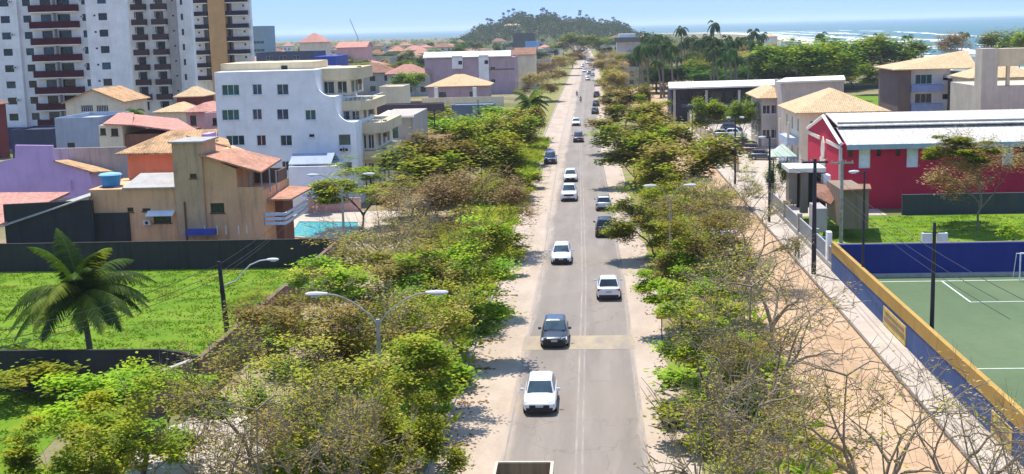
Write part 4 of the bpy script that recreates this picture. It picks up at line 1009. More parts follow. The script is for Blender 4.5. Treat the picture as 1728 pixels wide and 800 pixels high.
wall_thing('pale low wall in front of the orange hipped bungalow', [(X_(712,167,330),330),(X_(850,163,330),330)], Z_(780,164,330), .3, CREAM)
rt, b_ = px_flat('long dark blue-grey container building behind the scrub lot', 762, 832, 178, 272, 7, plaster('container_blue', (.16,.20,.27)), .15, wins=[W2('f',5+1.6*i,2.6,1.0,2.2,pane=glass('pale_panel',(.35,.42,.5),.3),bars=0,sill=False) for i in range(4)])
pxhouse('reddish tile-roofed sheds beside the scrub lot', 690, 752, 246, 200, 10, CREAM, T_DARK, roof='gable', rh=1.2, axis='x')
pxhouse('low shed with a brown tile roof beyond the white block', 668, 735, 226, 236, 10, PINK, T_PINK, roof='gable', rh=1.2, axis='x')
px_flat('yellow ochre wall house by the tree belt', 690, 730, 258, 182, 6, plaster('yellow_wall', (.62,.47,.16), amount=.4), .2)
px_flat('cream building with a blank wall in the dry trees', 640, 680, 148, 305, 12, CREAM, .3)
px_flat('long purple-brown wall building behind the white block', 626, 745, 178, 270, 5, plaster('aubergine', (.11,.07,.09)), .2)
rt, b_ = px_flat('dark slate blue warehouse with a bright blue end wall', 432, 531, 90, 470, 20, plaster('slate_blue', (.07,.08,.14)), .4, wins=[W2('f',5+5*i,Z_(470,98,470),2.4,1.6) for i in range(3)])
boxpart('blue_end_wall', rt, plain('royal_blue_wall', (.02,.06,.36), .7), X_(531,100,468), X_(568,100,468), 466, 490, 0, Z_(550,95,468))
# ------------------------------------------------------------------ right side: walls, sports field
BLUEW = plaster('blue_wall_paint', (.055,.10,.245), dirt=(.12,.145,.22), amount=.6); BLUEF = plaster('blue_far_wall', (.022,.035,.20), dirt=(.05,.07,.25), amount=.3)
YELB = plaster('yellow_band', (.44,.275,.07), dirt=(.28,.19,.08), amount=.5)
rt = thing('field_wall', 'blue wall with a yellow top band along the pavement beside the sports field', 'wall', (18.94, 70, 0))
MB().box(18.83,19.05,20,101.5,-.1,1.66).build('blue_panel', BLUEW, rt); MB().box(18.80,19.08,20,101.52,1.663,2.5).build('yellow_band', YELB, rt)
SIGNB = plain('sign_yellow', (.60,.43,.12), .6, var=.3, scale=3)
def wall_sign(y0, y1, z0, z1):
    sg = thing('wall_sign', 'faded yellow notice panel painted on the blue wall, '+('farther one' if y0 > 70 else 'nearer one'), 'sign', (18.81,(y0+y1)/2,z0), 'notice panels on the blue wall')
    MB().box(18.78,18.825,y0,y1,z0,z1).build('board', SIGNB, sg)
    MB().box(18.768,18.777,y0+.25,y1-.25,z0+.3,z0+.62).build('printed_block', plain('sign_print', (.28,.20,.10), .7), sg); MB().box(18.768,18.777,y0+.4,y1-.7,z0+.75,z1-.2).build('printed_block', plain('sign_print', (.28,.20,.10), .7), sg)
wall_sign(G(1506,560,0).y-4.5, G(1506,560,0).y+1.5, .2, 1.4); wall_sign(57.0, 60.0, .2, 1.4)
TURF = groundmat('synthetic_turf', [(.3,(.09,.135,.065)),(.5,(.115,.16,.08)),(.7,(.14,.185,.095))], scale=.12, fine=1.2, fineamt=.3, finecol=(.06,.11,.05), stretch=(1,.5,1), bumpd=.02)
sheet('sports_field', [(19.08,30),(62,30),(62,98.9),(19.08,98.9)], .02, TURF)
mk = MB()
def fl(x0,x1,y0,y1): mk.quad((x0,y0,.03),(x1,y0,.03),(x1,y1,.03),(x0,y1,.03))
fl(20.6,60,97.3,97.45); fl(26.35,26.47,89.8,97.3); fl(26.47,48,89.8,89.92); fl(20.6,60,72.2,72.32); fl(33.6,33.72,93,96.9); fl(33.72,41,93,93.12)
nseg = 28
for k in range(nseg):
    a0, a1 = 6.283*k/nseg, 6.283*(k+1)/nseg; c_ = (37.5, 72.26); r0, r1 = 5.0, 5.12
    if abs(math.sin((a0+a1)/2)) > .05: mk.quad(*[(c_[0]+r*math.cos(a), c_[1]+r*math.sin(a), .03) for r, a in ((r0,a0),(r1,a0),(r1,a1),(r0,a1))])
tag(mk.build('field_marking', plain('field_line', (.66,.70,.64), .8), loc=(0,0,0)), kind='structure')
rt = thing('field_end_wall', 'long royal blue wall closing the far end of the sports field', 'wall', (40, 99, 0))
MB().box(19.1,62,99.3,99.6,-.1,2.6).build('blue_panel', BLUEF, rt); MB().box(19.1,62,98.9,99.29,.0,.3).build('concrete_plinth', CONCR, rt)
MB().slab((19.3,99.61,2.62),(62,99.61,2.62),(62,103.5,2.0),(19.3,103.5,2.0),.3).build('grass_bank_edge', plaster('olive_bank', (.22,.19,.09), amount=.5), rt)
gl = thing('goal', 'white goal frame standing at the far end of the sports field', 'goal', (34.7, 97, 0)); WP = plain('goal_white', (.8,.8,.8), .4)
for x in (32.1, 37.3): MB().tube([(x,97,.0),(x,97,2.15)], .06, 8).build('post', WP, gl)
MB().tube([(32.04,97,2.15),(37.36,97,2.15)], .06, 8).build('crossbar', WP, gl)
for x in (32.1, 37.3): MB().tube([(x,97.05,2.12),(x,97.9,2.0),(x,98.5,.04)], .03, 6).build('net_support', WP, gl)
# ------------------------------------------------------------------ crimson hall
RIBW = tiles('ribbed_sheet', (.62,.59,.54), dark=(.34,.32,.29), light=(.72,.69,.63), mould=.55, pitch=.9)
def hall():
    y0, y1 = 136.0, 157.0; x0 = X_(1420,240,y0); x1 = 62.0; ym = (y0+y1)/2
    ze = Z_(1420,243,y0); zr = Z_(1388,197,ym)
    rt = thing('crimson_hall', 'crimson hall with a pale double roof and a white emblem on its gable', 'hall', (45, ym, 0))
    B = Block(rt, CRIMSON, x0, x1, y0, y1, 0, ze)
    for px in (1459,1540,1701): B.winp(px,263+(px-1459)*-.02,19,42,pane=plain('frosted_panel',(.80,.86,.88),.5),bars=0,frame=WFR,sill=False)
    for px in (1435,1483,1515,1565,1724): B.winp(px,258-(px-1435)*.02,8,14,pane=GL_D,frame=plain('crimson_frame',(.35,.03,.04),.7),bars=0,sill=False)
    B.build()
    g = MB(); k = (zr-ze)/(ym-y0)
    n = len(g.v); pts = [(y0, ze),(y1, ze),(ym, zr)]
    g.poly([(x0,y,z+.002) for y,z in pts]); 
    g.build('gable_wall', CRIMSON, rt)
    # white copings of the gable
    for ya, yb in ((y0-.1, ym), (y1+.1, ym)): MB().tube([(x0-.05,ya,ze),(x0-.05,yb,zr+.1)], .22, 4).build('gable_coping', WP, rt)
    # lower near roof slope, gap, raised upper roof sheet
    MB().slab((x0+.4,y0-.9,ze-.05),(x1,y0-.9,ze-.05),(x1,y0+5.0,ze+1.35),(x0+.4,y0+5.0,ze+1.35),.12).build('lower_roof', RIBW, rt)
    MB().box(x0+.4,x1,y0-1.0,y0-.9,ze-.55,ze-.02).build('fascia', plain('fascia_blue', (.36,.46,.50), .5), rt)
    MB().box(x0+.5,x1-6,y0+5.0,y0+5.15,ze+1.2,ze+1.9).build('clerestory', CONCR, rt)
    MB().slab((x0+.4,y0+4.2,zr-.55),(57.0,y0+4.2,zr-.55),(57.0,ym+1,zr+.3),(x0+.4,ym+1,zr+.3),.12).build('upper_roof', RIBW, rt)
    MB().slab((x0+.4,ym+1.0,zr+.3),(57.0,ym+1.0,zr+.3),(57.0,y1+.6,ze),(x0+.4,y1+.6,ze),.12).build('rear_roof', ROOFW, rt)
    # emblem: pale flame-like drop over a low block, with two slanting bars either side
    em = MB(); xe = x0-.12
    def out(pts): em.prism_y([(p[0],p[1]) for p in pts], 0, .1)
    drop = [(-.9,0),(-1.15,.9),(-.8,1.7),(0,2.4),(.8,1.7),(1.15,.9),(.9,0)]
    v0 = len(em.v)
    def add(pts):
        n = len(em.v); m_ = len(pts)
        em.v.extend([(xe, ym+p[0], zr-4.6+p[1]) for p in pts] + [(x0-.004, ym+p[0], zr-4.6+p[1]) for p in pts])
        em.f.append(tuple(n+i for i in range(m_)));
        for i in range(m_): j = (i+1) % m_; em.f.append((n+i,n+j,n+m_+j,n+m_+i))
    add(drop); add([(-1.6,-1.3),(-1.6,-.1),(1.6,-.1),(1.6,-1.3)]); add([(-1.2,-1.8),(-1.2,-1.5),(1.2,-1.5),(1.2,-1.8)])
    zb_ = Z_(1418,250,y0)-(zr-4.6); add([(-10.4,zb_-.2),(-10.4,zb_+.2),(-2.0,zb_+.2),(-2.0,zb_-.2)]); add([(10.4,zb_-.2),(10.4,zb_+.2),(2.0,zb_+.2),(2.0,zb_-.2)])
    em.build('emblem', plain('emblem_cream', (.75,.66,.55), .7), rt)
    pw = Block(rt, plaster('white_end_strip', (.72,.66,.62), amount=.3), x0-.25, x0+.05, y0-.25, y0-.004, 0, ze-.4, 'corner_strip'); pw.build()
    return x0
HX0 = hall()
wall_thing('dark blue-black hedge wall between the lawn and the crimson hall', [(X_(1522,350,131.5),131.5),(62,131.5)], 2.1, .4, plaster('slate_wall', (.055,.07,.085), amount=.6), name='garden_wall')
# grey concrete gatehouse, white canopies, brown roof
rt = thing('gatehouse', 'gatehouse with a white flat canopy and a dark brown slatted roof at the pavement gate', 'gatehouse', (23,122,0))
def bp(name, mat, pxa, pxb, pya, pyb, Y, d): return boxpart(name, rt, mat, X_(pxa,(pya+pyb)/2,Y), X_(pxb,(pya+pyb)/2,Y), Y, Y+d, max(0,Z_((pxa+pxb)/2,pyb,Y)), Z_((pxa+pxb)/2,pya,Y))
bp('white_canopy', ROOFW, 1331, 1394, 284, 291, 126, 5)
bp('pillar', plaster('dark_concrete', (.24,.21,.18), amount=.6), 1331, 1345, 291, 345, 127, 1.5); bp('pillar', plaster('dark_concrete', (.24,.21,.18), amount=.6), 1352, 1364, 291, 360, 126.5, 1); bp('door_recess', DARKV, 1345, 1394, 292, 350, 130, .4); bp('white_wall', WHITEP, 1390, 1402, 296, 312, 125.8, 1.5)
MB().slab((X_(1372,330,118),118,Z_(1372,328,118)),(X_(1402,345,118),118,Z_(1402,345,118)),(X_(1424,312,127),127,Z_(1424,312,127)),(X_(1378,304,127),127,Z_(1378,306,127)),.15).build('brown_roof', T_DARK, rt)
bp('grey_block', plaster('dark_render', (.27,.20,.14), dirt=(.10,.08,.06), amount=.7), 1422, 1466, 322, 386, 116, 8); bp('blue_door', plain('door_blue', (.05,.20,.45), .6), 1386, 1394, 400, 440, 108, .2); bp('white_post_wall', WHITEP, 1396, 1404, 392, 452, 104, .8); bp('beige_wall', RAWGREY, 1378, 1396, 352, 392, 114, 4)
rt2 = thing('pavilion', 'small pavilion with a pale green pyramid roof beside the gatehouse', 'pavilion', (G(1320,330).x, 140, 0))
px_, py_ = X_(1320,262,140), 140.0; zp = Z_(1320,262,140)
for sx in (-1,1):
    for sy in (-1,1): MB().tube([(px_+sx*1.1,py_+sy*1.1,0),(px_+sx*1.1,py_+sy*1.1,zp)], .07, 6).build('post', CONCR, rt2)
MB().hip(px_-1.1,px_+1.1,py_-1.1,py_+1.1,zp,1.3,.3,.1,1.39).build('roof', plain('pale_green_sheet', (.52,.60,.46), .6), rt2)
MB().slab((X_(1418,324,115.5),115.4,Z_(1418,322,115.5)+.1),(X_(1470,324,115.5),115.4,Z_(1470,320,115.5)+.1),(X_(1468,312,124.4),124.4,Z_(1468,312,124.4)+.1),(X_(1422,312,124.4),124.4,Z_(1422,312,124.4)+.1),.15).build('tile_cover', T_DARK, rt)
# grey railing wall along the pavement from the gate to the field
rt = thing('railing_fence', 'grey railing fence between pavement and gatehouse', 'fence', (19.1,115,0))
boxpart('plinth', rt, CONCR, 18.95, 19.25, 101.2, 137, -.05, .5)
mb = MB()
for i in range(88): y = 101.5+.4*i; mb.box(19.06,19.12,y,y+.07,.502,1.75)
mb.box(19.04,19.14,101.3,137,1.752,1.84); mb.build('railing', plain('rail_grey', (.42,.42,.44), .5), rt)
for y in (101.3,110,119,128,136.6): boxpart('gate_pillar', rt, CONCR, 18.9, 19.32, y-.2, y+.2, -.05, 2.2)
# pale wall with pillars along the far dirt road
rt = thing('pillared_wall', 'pale wall with many dark posts along the far dirt road', 'wall', (19.6,230,0))
MB().box(19.2,19.5,172,330,-.1,2.0).build('panel', plaster('cream_wall', (.60,.50,.38), amount=.4), rt)
for y in range(175,330,9): boxpart('post', rt, CONCR, 19.1, 19.6, y-.25, y+.25, -.1, 2.8)
sheet('car_park', [(19.6,172),(36,172),(36,262),(19.6,262)], .012, CONC)
sheet('courtyard', [(19.4,131.5),(30,131.5),(30,172),(17.2,172),(17.2,140)], .012, CONC)
# ------------------------------------------------------------------ apartments with tan hipped roofs
def dwelling(label, pxa, pxb, pye, Y, depth, wall, rh, roofmat=T_TAN, storeys=2, ncol=3, ov=.9, left=True):
    x0, x1 = X_(pxa,pye,Y), X_(pxb,pye,Y); h = Z_((pxa+pxb)/2,pye,Y); wins = []
    for s_ in range(storeys):
        z = h*(s_+.55)/storeys
        for c_ in range(ncol): wins.append(W2('f',(x1-x0)*(c_+.5)/ncol,z,1.2,1.4))
        for c_ in range(max(2,int(depth//4))): wins.append(W2('l',depth*(c_+.5)/max(2,int(depth//4)),z,1.3,1.7,pane=GL_D))
    return simple_house(label, x0, x1, Y, Y+depth, h, wall, roofmat, 'hip', rh, ov, wins, cat='house')
rt, b_ = dwelling('two-storey cream apartment house with a large tan hipped roof behind the crimson hall', 1352, 1490, 190, 172, 15, CREAM, 2.7)
for k in range(2):
    x0 = X_(1352,190,172); z = 2.9*k+.3
    boxpart('side_balcony', rt, plain('balcony_blue', (.42,.50,.62), .6), x0-1.5, x0-.004, 174, 182, z+.1 if k else .02, z+1.1)
for y in (174.2,181.8): boxpart('balcony_post', rt, CREAM, x0-1.5, x0-1.2, y-.15, y+.15, z+1.104, 6.4)
rt, b_ = dwelling('smaller apartment house with a tan roof beside the dark long building', 1286, 1330, 166, 206, 14, plaster('greyish_cream', (.50,.45,.42), amount=.4), 1.6)
rt, b_ = px_flat('beige box-shaped block with a white flat roof between tan roofs', 1326, 1424, 140, 196, 12, plaster('box_beige', (.52,.44,.38), amount=.3), .2)
Y = 196; MB().slab((X_(1308,139,Y),Y-.4,Z_(1308,138,Y)),(X_(1426,134,Y),Y-.4,Z_(1426,134,Y)),(X_(1424,127,Y+13),Y+13,Z_(1424,127,Y+13)),(X_(1325,131,Y+13),Y+13,Z_(1325,131,Y+13)),.25).build('roof', ROOFW, rt)
rt, b_ = px_flat('long dark shaded building with a thin white roof line beyond the car park', 1133, 1310, 152, 262, 14, plaster('shade_blue', (.045,.045,.07), amount=.5), .2, wins=[W2('f',3+3.0*i,5.2,2.6,1.5,frame=DFR,sill=False) for i in range(6)])  # wall colour darkened to hold the deep shade inside the open shed
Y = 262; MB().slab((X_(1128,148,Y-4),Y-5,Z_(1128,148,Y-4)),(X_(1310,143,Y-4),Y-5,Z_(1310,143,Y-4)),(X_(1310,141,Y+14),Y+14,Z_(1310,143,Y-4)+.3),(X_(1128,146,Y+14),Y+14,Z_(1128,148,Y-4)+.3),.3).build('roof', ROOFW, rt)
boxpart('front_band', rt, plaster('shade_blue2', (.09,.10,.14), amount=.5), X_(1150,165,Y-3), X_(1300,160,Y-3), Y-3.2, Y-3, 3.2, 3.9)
for px in (1136, 1190, 1245): boxpart('pillar', rt, CONCR, X_(px,170,Y-4), X_(px+4,170,Y-4), Y-4.4, Y-4, 0, Z_(px,149,Y-4)-.35)
# brown and blue apartment block with a tan gable
def gable_block():
    Y = 205.0; rt = thing('apartment_block', 'brown and white apartment block with blue balconies and a tan tiled roof', 'apartment block', (X_(1580,150,Y),Y,0))
    xa, xb, xc, xd = X_(1516,150,Y), X_(1537,150,Y), X_(1606,150,Y), X_(1650,150,Y); ze = Z_(1560,117,Y)
    A = Block(rt, plaster('brown_wall', (.20,.135,.12), amount=.4), xa, xb, Y, Y+14, 0, ze); A.build()
    B = Block(rt, WH_TOWER2, xb+.01, xc, Y+1, Y+14, 0, ze)
    for k in range(3):
        z = ze-1.6-3*k; B.win('f',2.2,z,2.6,1.5,bars=2,sill=False,pane=GL_G if k == 0 else GL_D); B.win('f',5.6,z+.2,.9,.9,bars=0,sill=False)
        boxpart('balcony', rt, plain('balcony_violet', (.24,.29,.50), .6), xb+.02, xc-1.4, Y-.6, Y+.996, z-1.9, z-.8)
    B.build()
    C = Block(rt, plaster('brown_wall', (.20,.135,.12)), X_(1608,160,Y-2), X_(1632,160,Y-2), Y-2, Y+10, 0, Z_(1620,133,Y-2)); C.build()
    boxpart('grey_canopy', rt, ROOFW, X_(1604,131,Y-3), X_(1650,131,Y-3), Y-3, Y+4, Z_(1620,132,Y-3)+.01, Z_(1620,129,Y-3)+.1)
    rf = MB(); c1, c2, c3, c4_ = (xa-.9,Y-.8,ze+.1),(xd-.3,Y-.8,ze+.1),(xd-.3,Y+14,ze+.1),(xa-.9,Y+14,ze+.1); r1, r2 = tuple(P(1620,86,Y+6.5)), tuple(P(1632,85.5,Y+6.5))
    rf.poly([c1,c2,r2,r1]); rf.poly([c2,c3,r2]); rf.poly([c3,c4_,r1,r2]); rf.poly([c4_,c1,r1]); lo4 = [(p[0],p[1],p[2]-.16) for p in (c1,c2,c3,c4_)]
    for a_, b__, c__, d__ in zip((c1,c2,c3,c4_),(c2,c3,c4_,c1),lo4[1:]+lo4[:1],lo4): rf.quad(d__,c__,b__,a_)
    rf.poly(list(reversed(lo4))); rf.build('roof', T_TAN, rt)
    D = Block(rt, WHITEP, xc+.01, xd, Y+3, Y+14, 0, ze-.8); D.win('f',1.0,ze-2.5,.8,.8); D.build()
gable_block()
def parapet_block():
    Y = 166.0; rt = thing('beige_block', 'tall plain beige block with a raised roof frame at the right edge', 'building', (X_(1700,150,Y),Y,0))
    x0, x1 = X_(1656,140,Y), 64.0; zt = Z_(1670,146,Y)
    Block(rt, plaster('beige_pale', (.53,.46,.36), amount=.25), x0, x1, Y, Y+14, 0, zt).build()
    zt2 = Z_(1670,82,Y); boxpart('roof_frame', rt, plaster('beige_pale', (.53,.46,.36)), x0, X_(1684,110,Y), Y+.0, Y+3, zt+.004, zt2)
    boxpart('frame_beam', rt, BEIGE, X_(1684,100,Y)+.01, x1, Y+.4, Y+2.6, Z_(1700,112,Y), Z_(1700,82,Y)); boxpart('frame_post', rt, BEIGE, X_(1702,125,Y), X_(1707,125,Y), Y+.6, Y+1.2, zt+.004, Z_(1700,112,Y)-.004)
parapet_block()
pxhouse('house with an orange tile roof seen through the beige roof frame', 1640, 1760, 132, 190, 10, CREAM, T_TAN, roof='hip', rh=2.2)
pxhouse('low white house behind the brown apartment block', 1630, 1668, 98, 290, 10, WH_TOWER2, T_TAN, roof='flat', rh=.3, wins=[W2('f',2.0,Z_(1645,97,290)-2,1,1.4)])

# ------------------------------------------------------------------ poles, lamps, wires, signs
BLACKP = plain('pole_black', (.03,.03,.042), .5); GREYP = plain('pole_concrete', (.36,.33,.28), .8, var=.3, scale=3); STEEL = plain('lamp_steel', (.62,.63,.64), .4); LENS = plain('lamp_lens', (.75,.78,.80), .2)
def head(root, x, y, z, dx, dy, L_=.85):
    d = Vector((dx,dy,0)).normalized(); s = Vector((-d.y,d.x,0))
    n = 6; mb = MB(); p0 = Vector((x,y,z))
    prof = [(0,.06,.05),(.15,.12,.08),(.5,.17,.11),(.85,.15,.09),(1.0,.05,.04)]
    rings = []
    for t,wd,hh in prof:
        c_ = p0+d*L_*t; b0 = len(mb.v)
        for k in range(8):
            a = 6.283*k/8; q = c_+s*wd*math.cos(a)+Vector((0,0,hh*math.sin(a))); mb.v.append(tuple(q))
        rings.append(b0)
    for r0,r1 in zip(rings,rings[1:]):
        for k in range(8): mb.f.append((r0+k,r0+(k+1)%8,r1+(k+1)%8,r1+k))
    mb.f.append(tuple(rings[0]+k for k in range(8))); mb.f.append(tuple(rings[-1]+k for k in range(8)))
    o = mb.build('lamp_head', STEEL, root)
    MB().box(*(lambda c_: (c_.x-.16,c_.x+.16,c_.y-.10,c_.y+.10,c_.z-.13,c_.z-.10))(p0+d*L_*.55)).build('lens', LENS, o)
def twin_lamp(label, x, y, H=9.0, reach=2.3, group='twin street lamps in the tree belts'):
    rt = thing('street_lamp', label, 'street lamp', (x,y,0), group)
    MB().tube([(x,y,-.05),(x,y,3),(x,y,H-1.2)], [.13,.11,.085], 10).build('pole', STEEL if False else GREYP, rt)
    for sx in (-1,1):
        pts = [(x,y,H-1.5)]
        for i in range(1,7):
            t = i/6; pts.append((x+sx*reach*t, y, H-1.3+1.25*math.sin(t*math.pi/2)))
        MB().tube(pts, .04, 6).build('arm', GREYP, rt); head(rt, x+sx*(reach-.05), y, H-.03, sx, 0, 1.0)
    return rt
twin_lamp('nearest twin-armed street lamp rising from the left tree belt', X_(640,600,54), 54.0, 8.75, 2.2)
twin_lamp('twin-armed street lamp in the left belt level with the pool', G(575,470).x, 104, 8.4, 1.9)
twin_lamp('twin-armed street lamp over the bare trees of the right belt', 5.9, 99, 7.6, 1.1)
def yard_pole(label, px, pyb, pyt, kind='lamp', group='dark lamp poles on the right', mat=BLACKP, r=.12, X=None):
    g = G(px, pyb); H = Z_(px, pyt, g.y)
    rt = thing('lamp_pole', label, 'lamp pole', (g.x,g.y,0), group)
    MB().tube([(g.x,g.y,-.05),(g.x,g.y,H*.5),(g.x,g.y,H)], [r*1.15,r,r*.75], 10).build('pole', mat, rt)
    MB().cyl(g.x,g.y,0,.12,r*2.6,12).build('base_plate', CONCR, rt)
    if kind == 'lamp':
        MB().tube([(g.x,g.y,H-.25),(g.x-.5,g.y,H-.1)], .04, 6).build('arm', mat, rt); head(rt, g.x-.4, g.y, H-.05, -1, -.2, .75)
    elif kind == 'twin':
        MB().tube([(g.x-.9,g.y,H),(g.x+.9,g.y,H)], .04, 6).build('arm', mat, rt)
        for s_ in (-1,1): head(rt, g.x+s_*.5, g.y, H-.08, s_, 0, .6)
    elif kind == 'flood':
        for s_ in (-1,1):
            o = MB().box(g.x+s_*.45-.28,g.x+s_*.45+.28,g.y-.2,g.y+.15,H-1.1,H-.6).build('floodlight', STEEL, rt); MB().box(g.x+s_*.45-.24,g.x+s_*.45+.24,g.y+.152,g.y+.17,H-1.06,H-.64).build('lens', LENS, o)
        MB().tube([(g.x-.6,g.y,H-.6),(g.x+.6,g.y,H-.6)], .035, 6).build('arm', mat, rt)
    elif kind == 'tee':
        MB().box(g.x-1.0,g.x+1.0,g.y-.06,g.y+.06,H-.35,H-.2).build('crossarm', mat, rt)
        for dx in (-.9,-.3,.3,.9): MB().cyl(g.x+dx,g.y,H-.2,H-.02,.05,6).build('insulator', CONCR, rt)
    return g.x, g.y, H
yard_pole('dark lamp pole beside the parked cars', 1240.5, 313, 197, 'twin')
yard_pole('dark lamp pole on the dirt road edge before the pavilion', 1298, 377, 230, 'lamp')
tp = yard_pole('thick dark pole at the kerb beside the blue door', 1373, 465, 268, 'tee', r=.17)
yard_pole('slim dark pole on the near end of the yellow-topped wall, beside the crimson hall', 1455, 508, 288, 'lamp', r=.09)
yard_pole('dark floodlight pole rising behind the yellow-topped wall by the penalty area', 1571, 604, 376, 'flood')
yard_pole('dark lamp pole where the dirt road meets the pillared wall', 1168, 232, 188, 'none', r=.12)
yard_pole('small dark pole far along the dirt road wall', 1128, 190, 146, 'none', r=.12)
yard_pole('pale concrete utility pole behind the gatehouse', 1419, 412, 270, 'tee', 'utility poles', GREYP, .16)
yard_pole('grey utility pole with wires standing by the gate canopy', 1328, 345, 262, 'none', 'utility poles', GREYP, .12)
yard_pole('thin dark pole in the scrub lot in front of the hipped bungalow', 735, 252, 186, 'none', 'dark poles of the scrub lot', BLACKP, .12)
yard_pole('dark pole beside the container building', 808, 218, 168, 'none', 'dark poles of the scrub lot', BLACKP, .1)
# black utility pole with a lamp on the left lawn edge
ux, uy = X_(385,566,80), 80.0; rt = thing('utility_pole', 'black utility pole with a curved lamp arm at the edge of the lawn', 'utility pole', (ux,uy,0)); uz = Z_(376,441,uy)
MB().tube([(ux,uy,-.05),(ux-.15,uy,uz*.5),(ux-.3,uy,uz)], [.19,.16,.12], 10).build('pole', BLACKP, rt)
pa = [(ux-.15,uy,uz-1.6)] + [tuple(P(px,py,uy)) for px, py in ((398,474),(410,459),(422,447),(438,440),(452,438))]
MB().tube(pa, .045, 6).build('arm', STEEL, rt); p = P(450,438,uy); head(rt, p.x, p.y, p.z, 1, 0, .8)
MB().box(ux-.28,ux-.06,uy-.25,uy-.1,uz*.62,uz*.62+.35).build('meter_box', DARKV, rt)
CAB = plain('cable', (.03,.03,.03), .6)
def cable(a, b_, sag, r=.018, lab='black power line above the lawn and walls'):
    pts = []; a = Vector(a); b_ = Vector(b_)
    for i in range(13): t = i/12; p_ = a.lerp(b_, t); pts.append(p_-Vector((0,0,sag*4*t*(1-t))))
    o = MB().tube(pts, r, 4, cap=False).build('power_cable', CAB, loc=tuple(a)); tag(o, lab, 'power cable', 'power cables on the left')
for i, (dx, dz) in enumerate(((0,0),(.12,-.45),(-.1,-.9))):
    cable((ux-.3+dx,uy,uz-.2+dz), (-32.5+dx*3,52,6.9+dz), .9); cable((ux-.3+dx,uy,uz-.2+dz), (-24.2+dx*3,124,8.2+dz), .8)
pr_ = [(1168,232,188),(1240.5,313,199),(1298,377,233),(1373,465,272)]
pp = [(lambda g, a: (g.x, g.y, Z_(a[0],a[2],g.y)))(G(a[0],a[1]), a) for a in pr_] + [(16.9,52,8.6)]
for a, b_ in zip(pp, pp[1:]):
    for dx, dz in ((-.5,-.1),(.5,-.1),(0,-.9)): cable((a[0]+dx,a[1],a[2]+dz),(b_[0]+dx,b_[1],b_[2]+dz),.7,.016,'black power line strung along the right pavement poles')
for o in COL.objects:
    if o.get('label','').startswith('black power line strung'): o['group'] = 'power cables on the right'
# traffic sign backs
def road_sign(label, px, pyb, pyt, wpx, hpx, mat, post, offs=0, double=False):
    g = G(px, pyb); H = Z_(px,pyt,g.y); k = g.y/FOC; rt = thing('road_sign', label, 'road sign', (g.x,g.y,0))
    w_, h_ = wpx*k, hpx*k
    for s_ in ((-1,1) if double else (0,)):
        x = g.x+s_*w_*.32; MB().tube([(x,g.y+.05,-.05),(x,g.y+.05,H-.05)], .04, 6).build('post', post, rt)
    MB().box(g.x-w_/2,g.x+w_/2,g.y-.03,g.y,H-h_,H).build('panel', mat, rt)
    return rt
road_sign('dark square sign on a white post at the left kerb', 800, 582, 517, 21, 28, plain('sign_back', (.05,.045,.05), .5), WFR)
road_sign('small yellow rectangular sign at the edge of the right belt', 1117, 577, 519, 18, 20, plain('sign_ochre', (.55,.33,.04), .5), BLACKP)
# far crane
rt = thing('crane', 'thin distant crane on the horizon left of the hill', 'crane', (X_(607,60,2600),2600,0)); a = P(604,64,2600); b_ = P(590,32,2600)
MB().tube([(a.x,a.y,0),(a.x,a.y,a.z)], .9, 4).build('mast', BLACKP, rt); MB().tube([(a.x,a.y,a.z),(b_.x,b_.y,b_.z)], .7, 4).build('jib', BLACKP, rt)
# ------------------------------------------------------------------ vehicles (front towards -y)
P_WHITE = paint('paint_white', (.80,.80,.81)); P_SILVER = paint('paint_silver', (.50,.52,.55), .5); P_BLACK = paint('paint_black', (.018,.019,.022)); P_GREY = paint('paint_dark_grey', (.05,.058,.07), .3); P_BROWN = paint('paint_dark_red', (.10,.035,.03), .2); P_BLUE = paint('paint_dark_blue', (.025,.035,.075), .2); P_RED = paint('paint_red', (.40,.03,.025))
CGL = glass('car_glass', (.012,.018,.024), .04); CGL2 = glass('car_glass_blue', (.035,.06,.075), .05); TYRE = plain('tyre_rubber', (.02,.02,.02), .85, var=0); RIM = plain('rim_alloy', (.45,.46,.48), .35, .6, var=0); HEADL = plain('headlight_lens', (.75,.78,.82), .1, var=0, spec=.6); TAILL = plain('tail_light', (.35,.012,.012), .2, var=0); TRIM = plain('black_trim', (.02,.02,.022), .5, var=0); PLATE = plain('number_plate', (.45,.46,.47), .5, var=0)
CARSPEC = {
 'hatch': dict(L=4.0,W=1.74,H=1.49,bt=.95,hood=-.98,roof=(-.30,1.35),rearb=1.86,hoodz=(.70,.90),rear=.88),
 'sedan': dict(L=4.45,W=1.76,H=1.46,bt=.94,hood=-1.05,roof=(-.28,.95),rearb=1.62,hoodz=(.68,.88),rear=.98),
 'suv':   dict(L=4.4,W=1.82,H=1.68,bt=1.06,hood=-1.10,roof=(-.50,1.72),rearb=2.08,hoodz=(.88,1.04),rear=1.0),
 'pickup':dict(L=5.1,W=1.86,H=1.78,bt=1.12,hood=-1.25,roof=(-.62,.75),rearb=1.05,hoodz=(.98,1.12),rear=1.1),
 'van':   dict(L=4.8,W=1.90,H=2.05,bt=1.15,hood=-1.75,roof=(-1.1,2.2),rearb=2.34,hoodz=(.85,1.12),rear=1.15),
}
def loft(mb, rings, closed=True):
    bs = []
    for r_ in rings: bs.append(len(mb.v)); mb.v += [tuple(p) for p in r_]
    n = len(rings[0])
    for a, b_ in zip(bs, bs[1:]):
        for k in range(n if closed else n-1): mb.f.append((a+k, a+(k+1) % n, b_+(k+1) % n, b_+k))
    mb.f.append(tuple(bs[0]+k for k in reversed(range(n)))); mb.f.append(tuple(bs[-1]+k for k in range(n)))
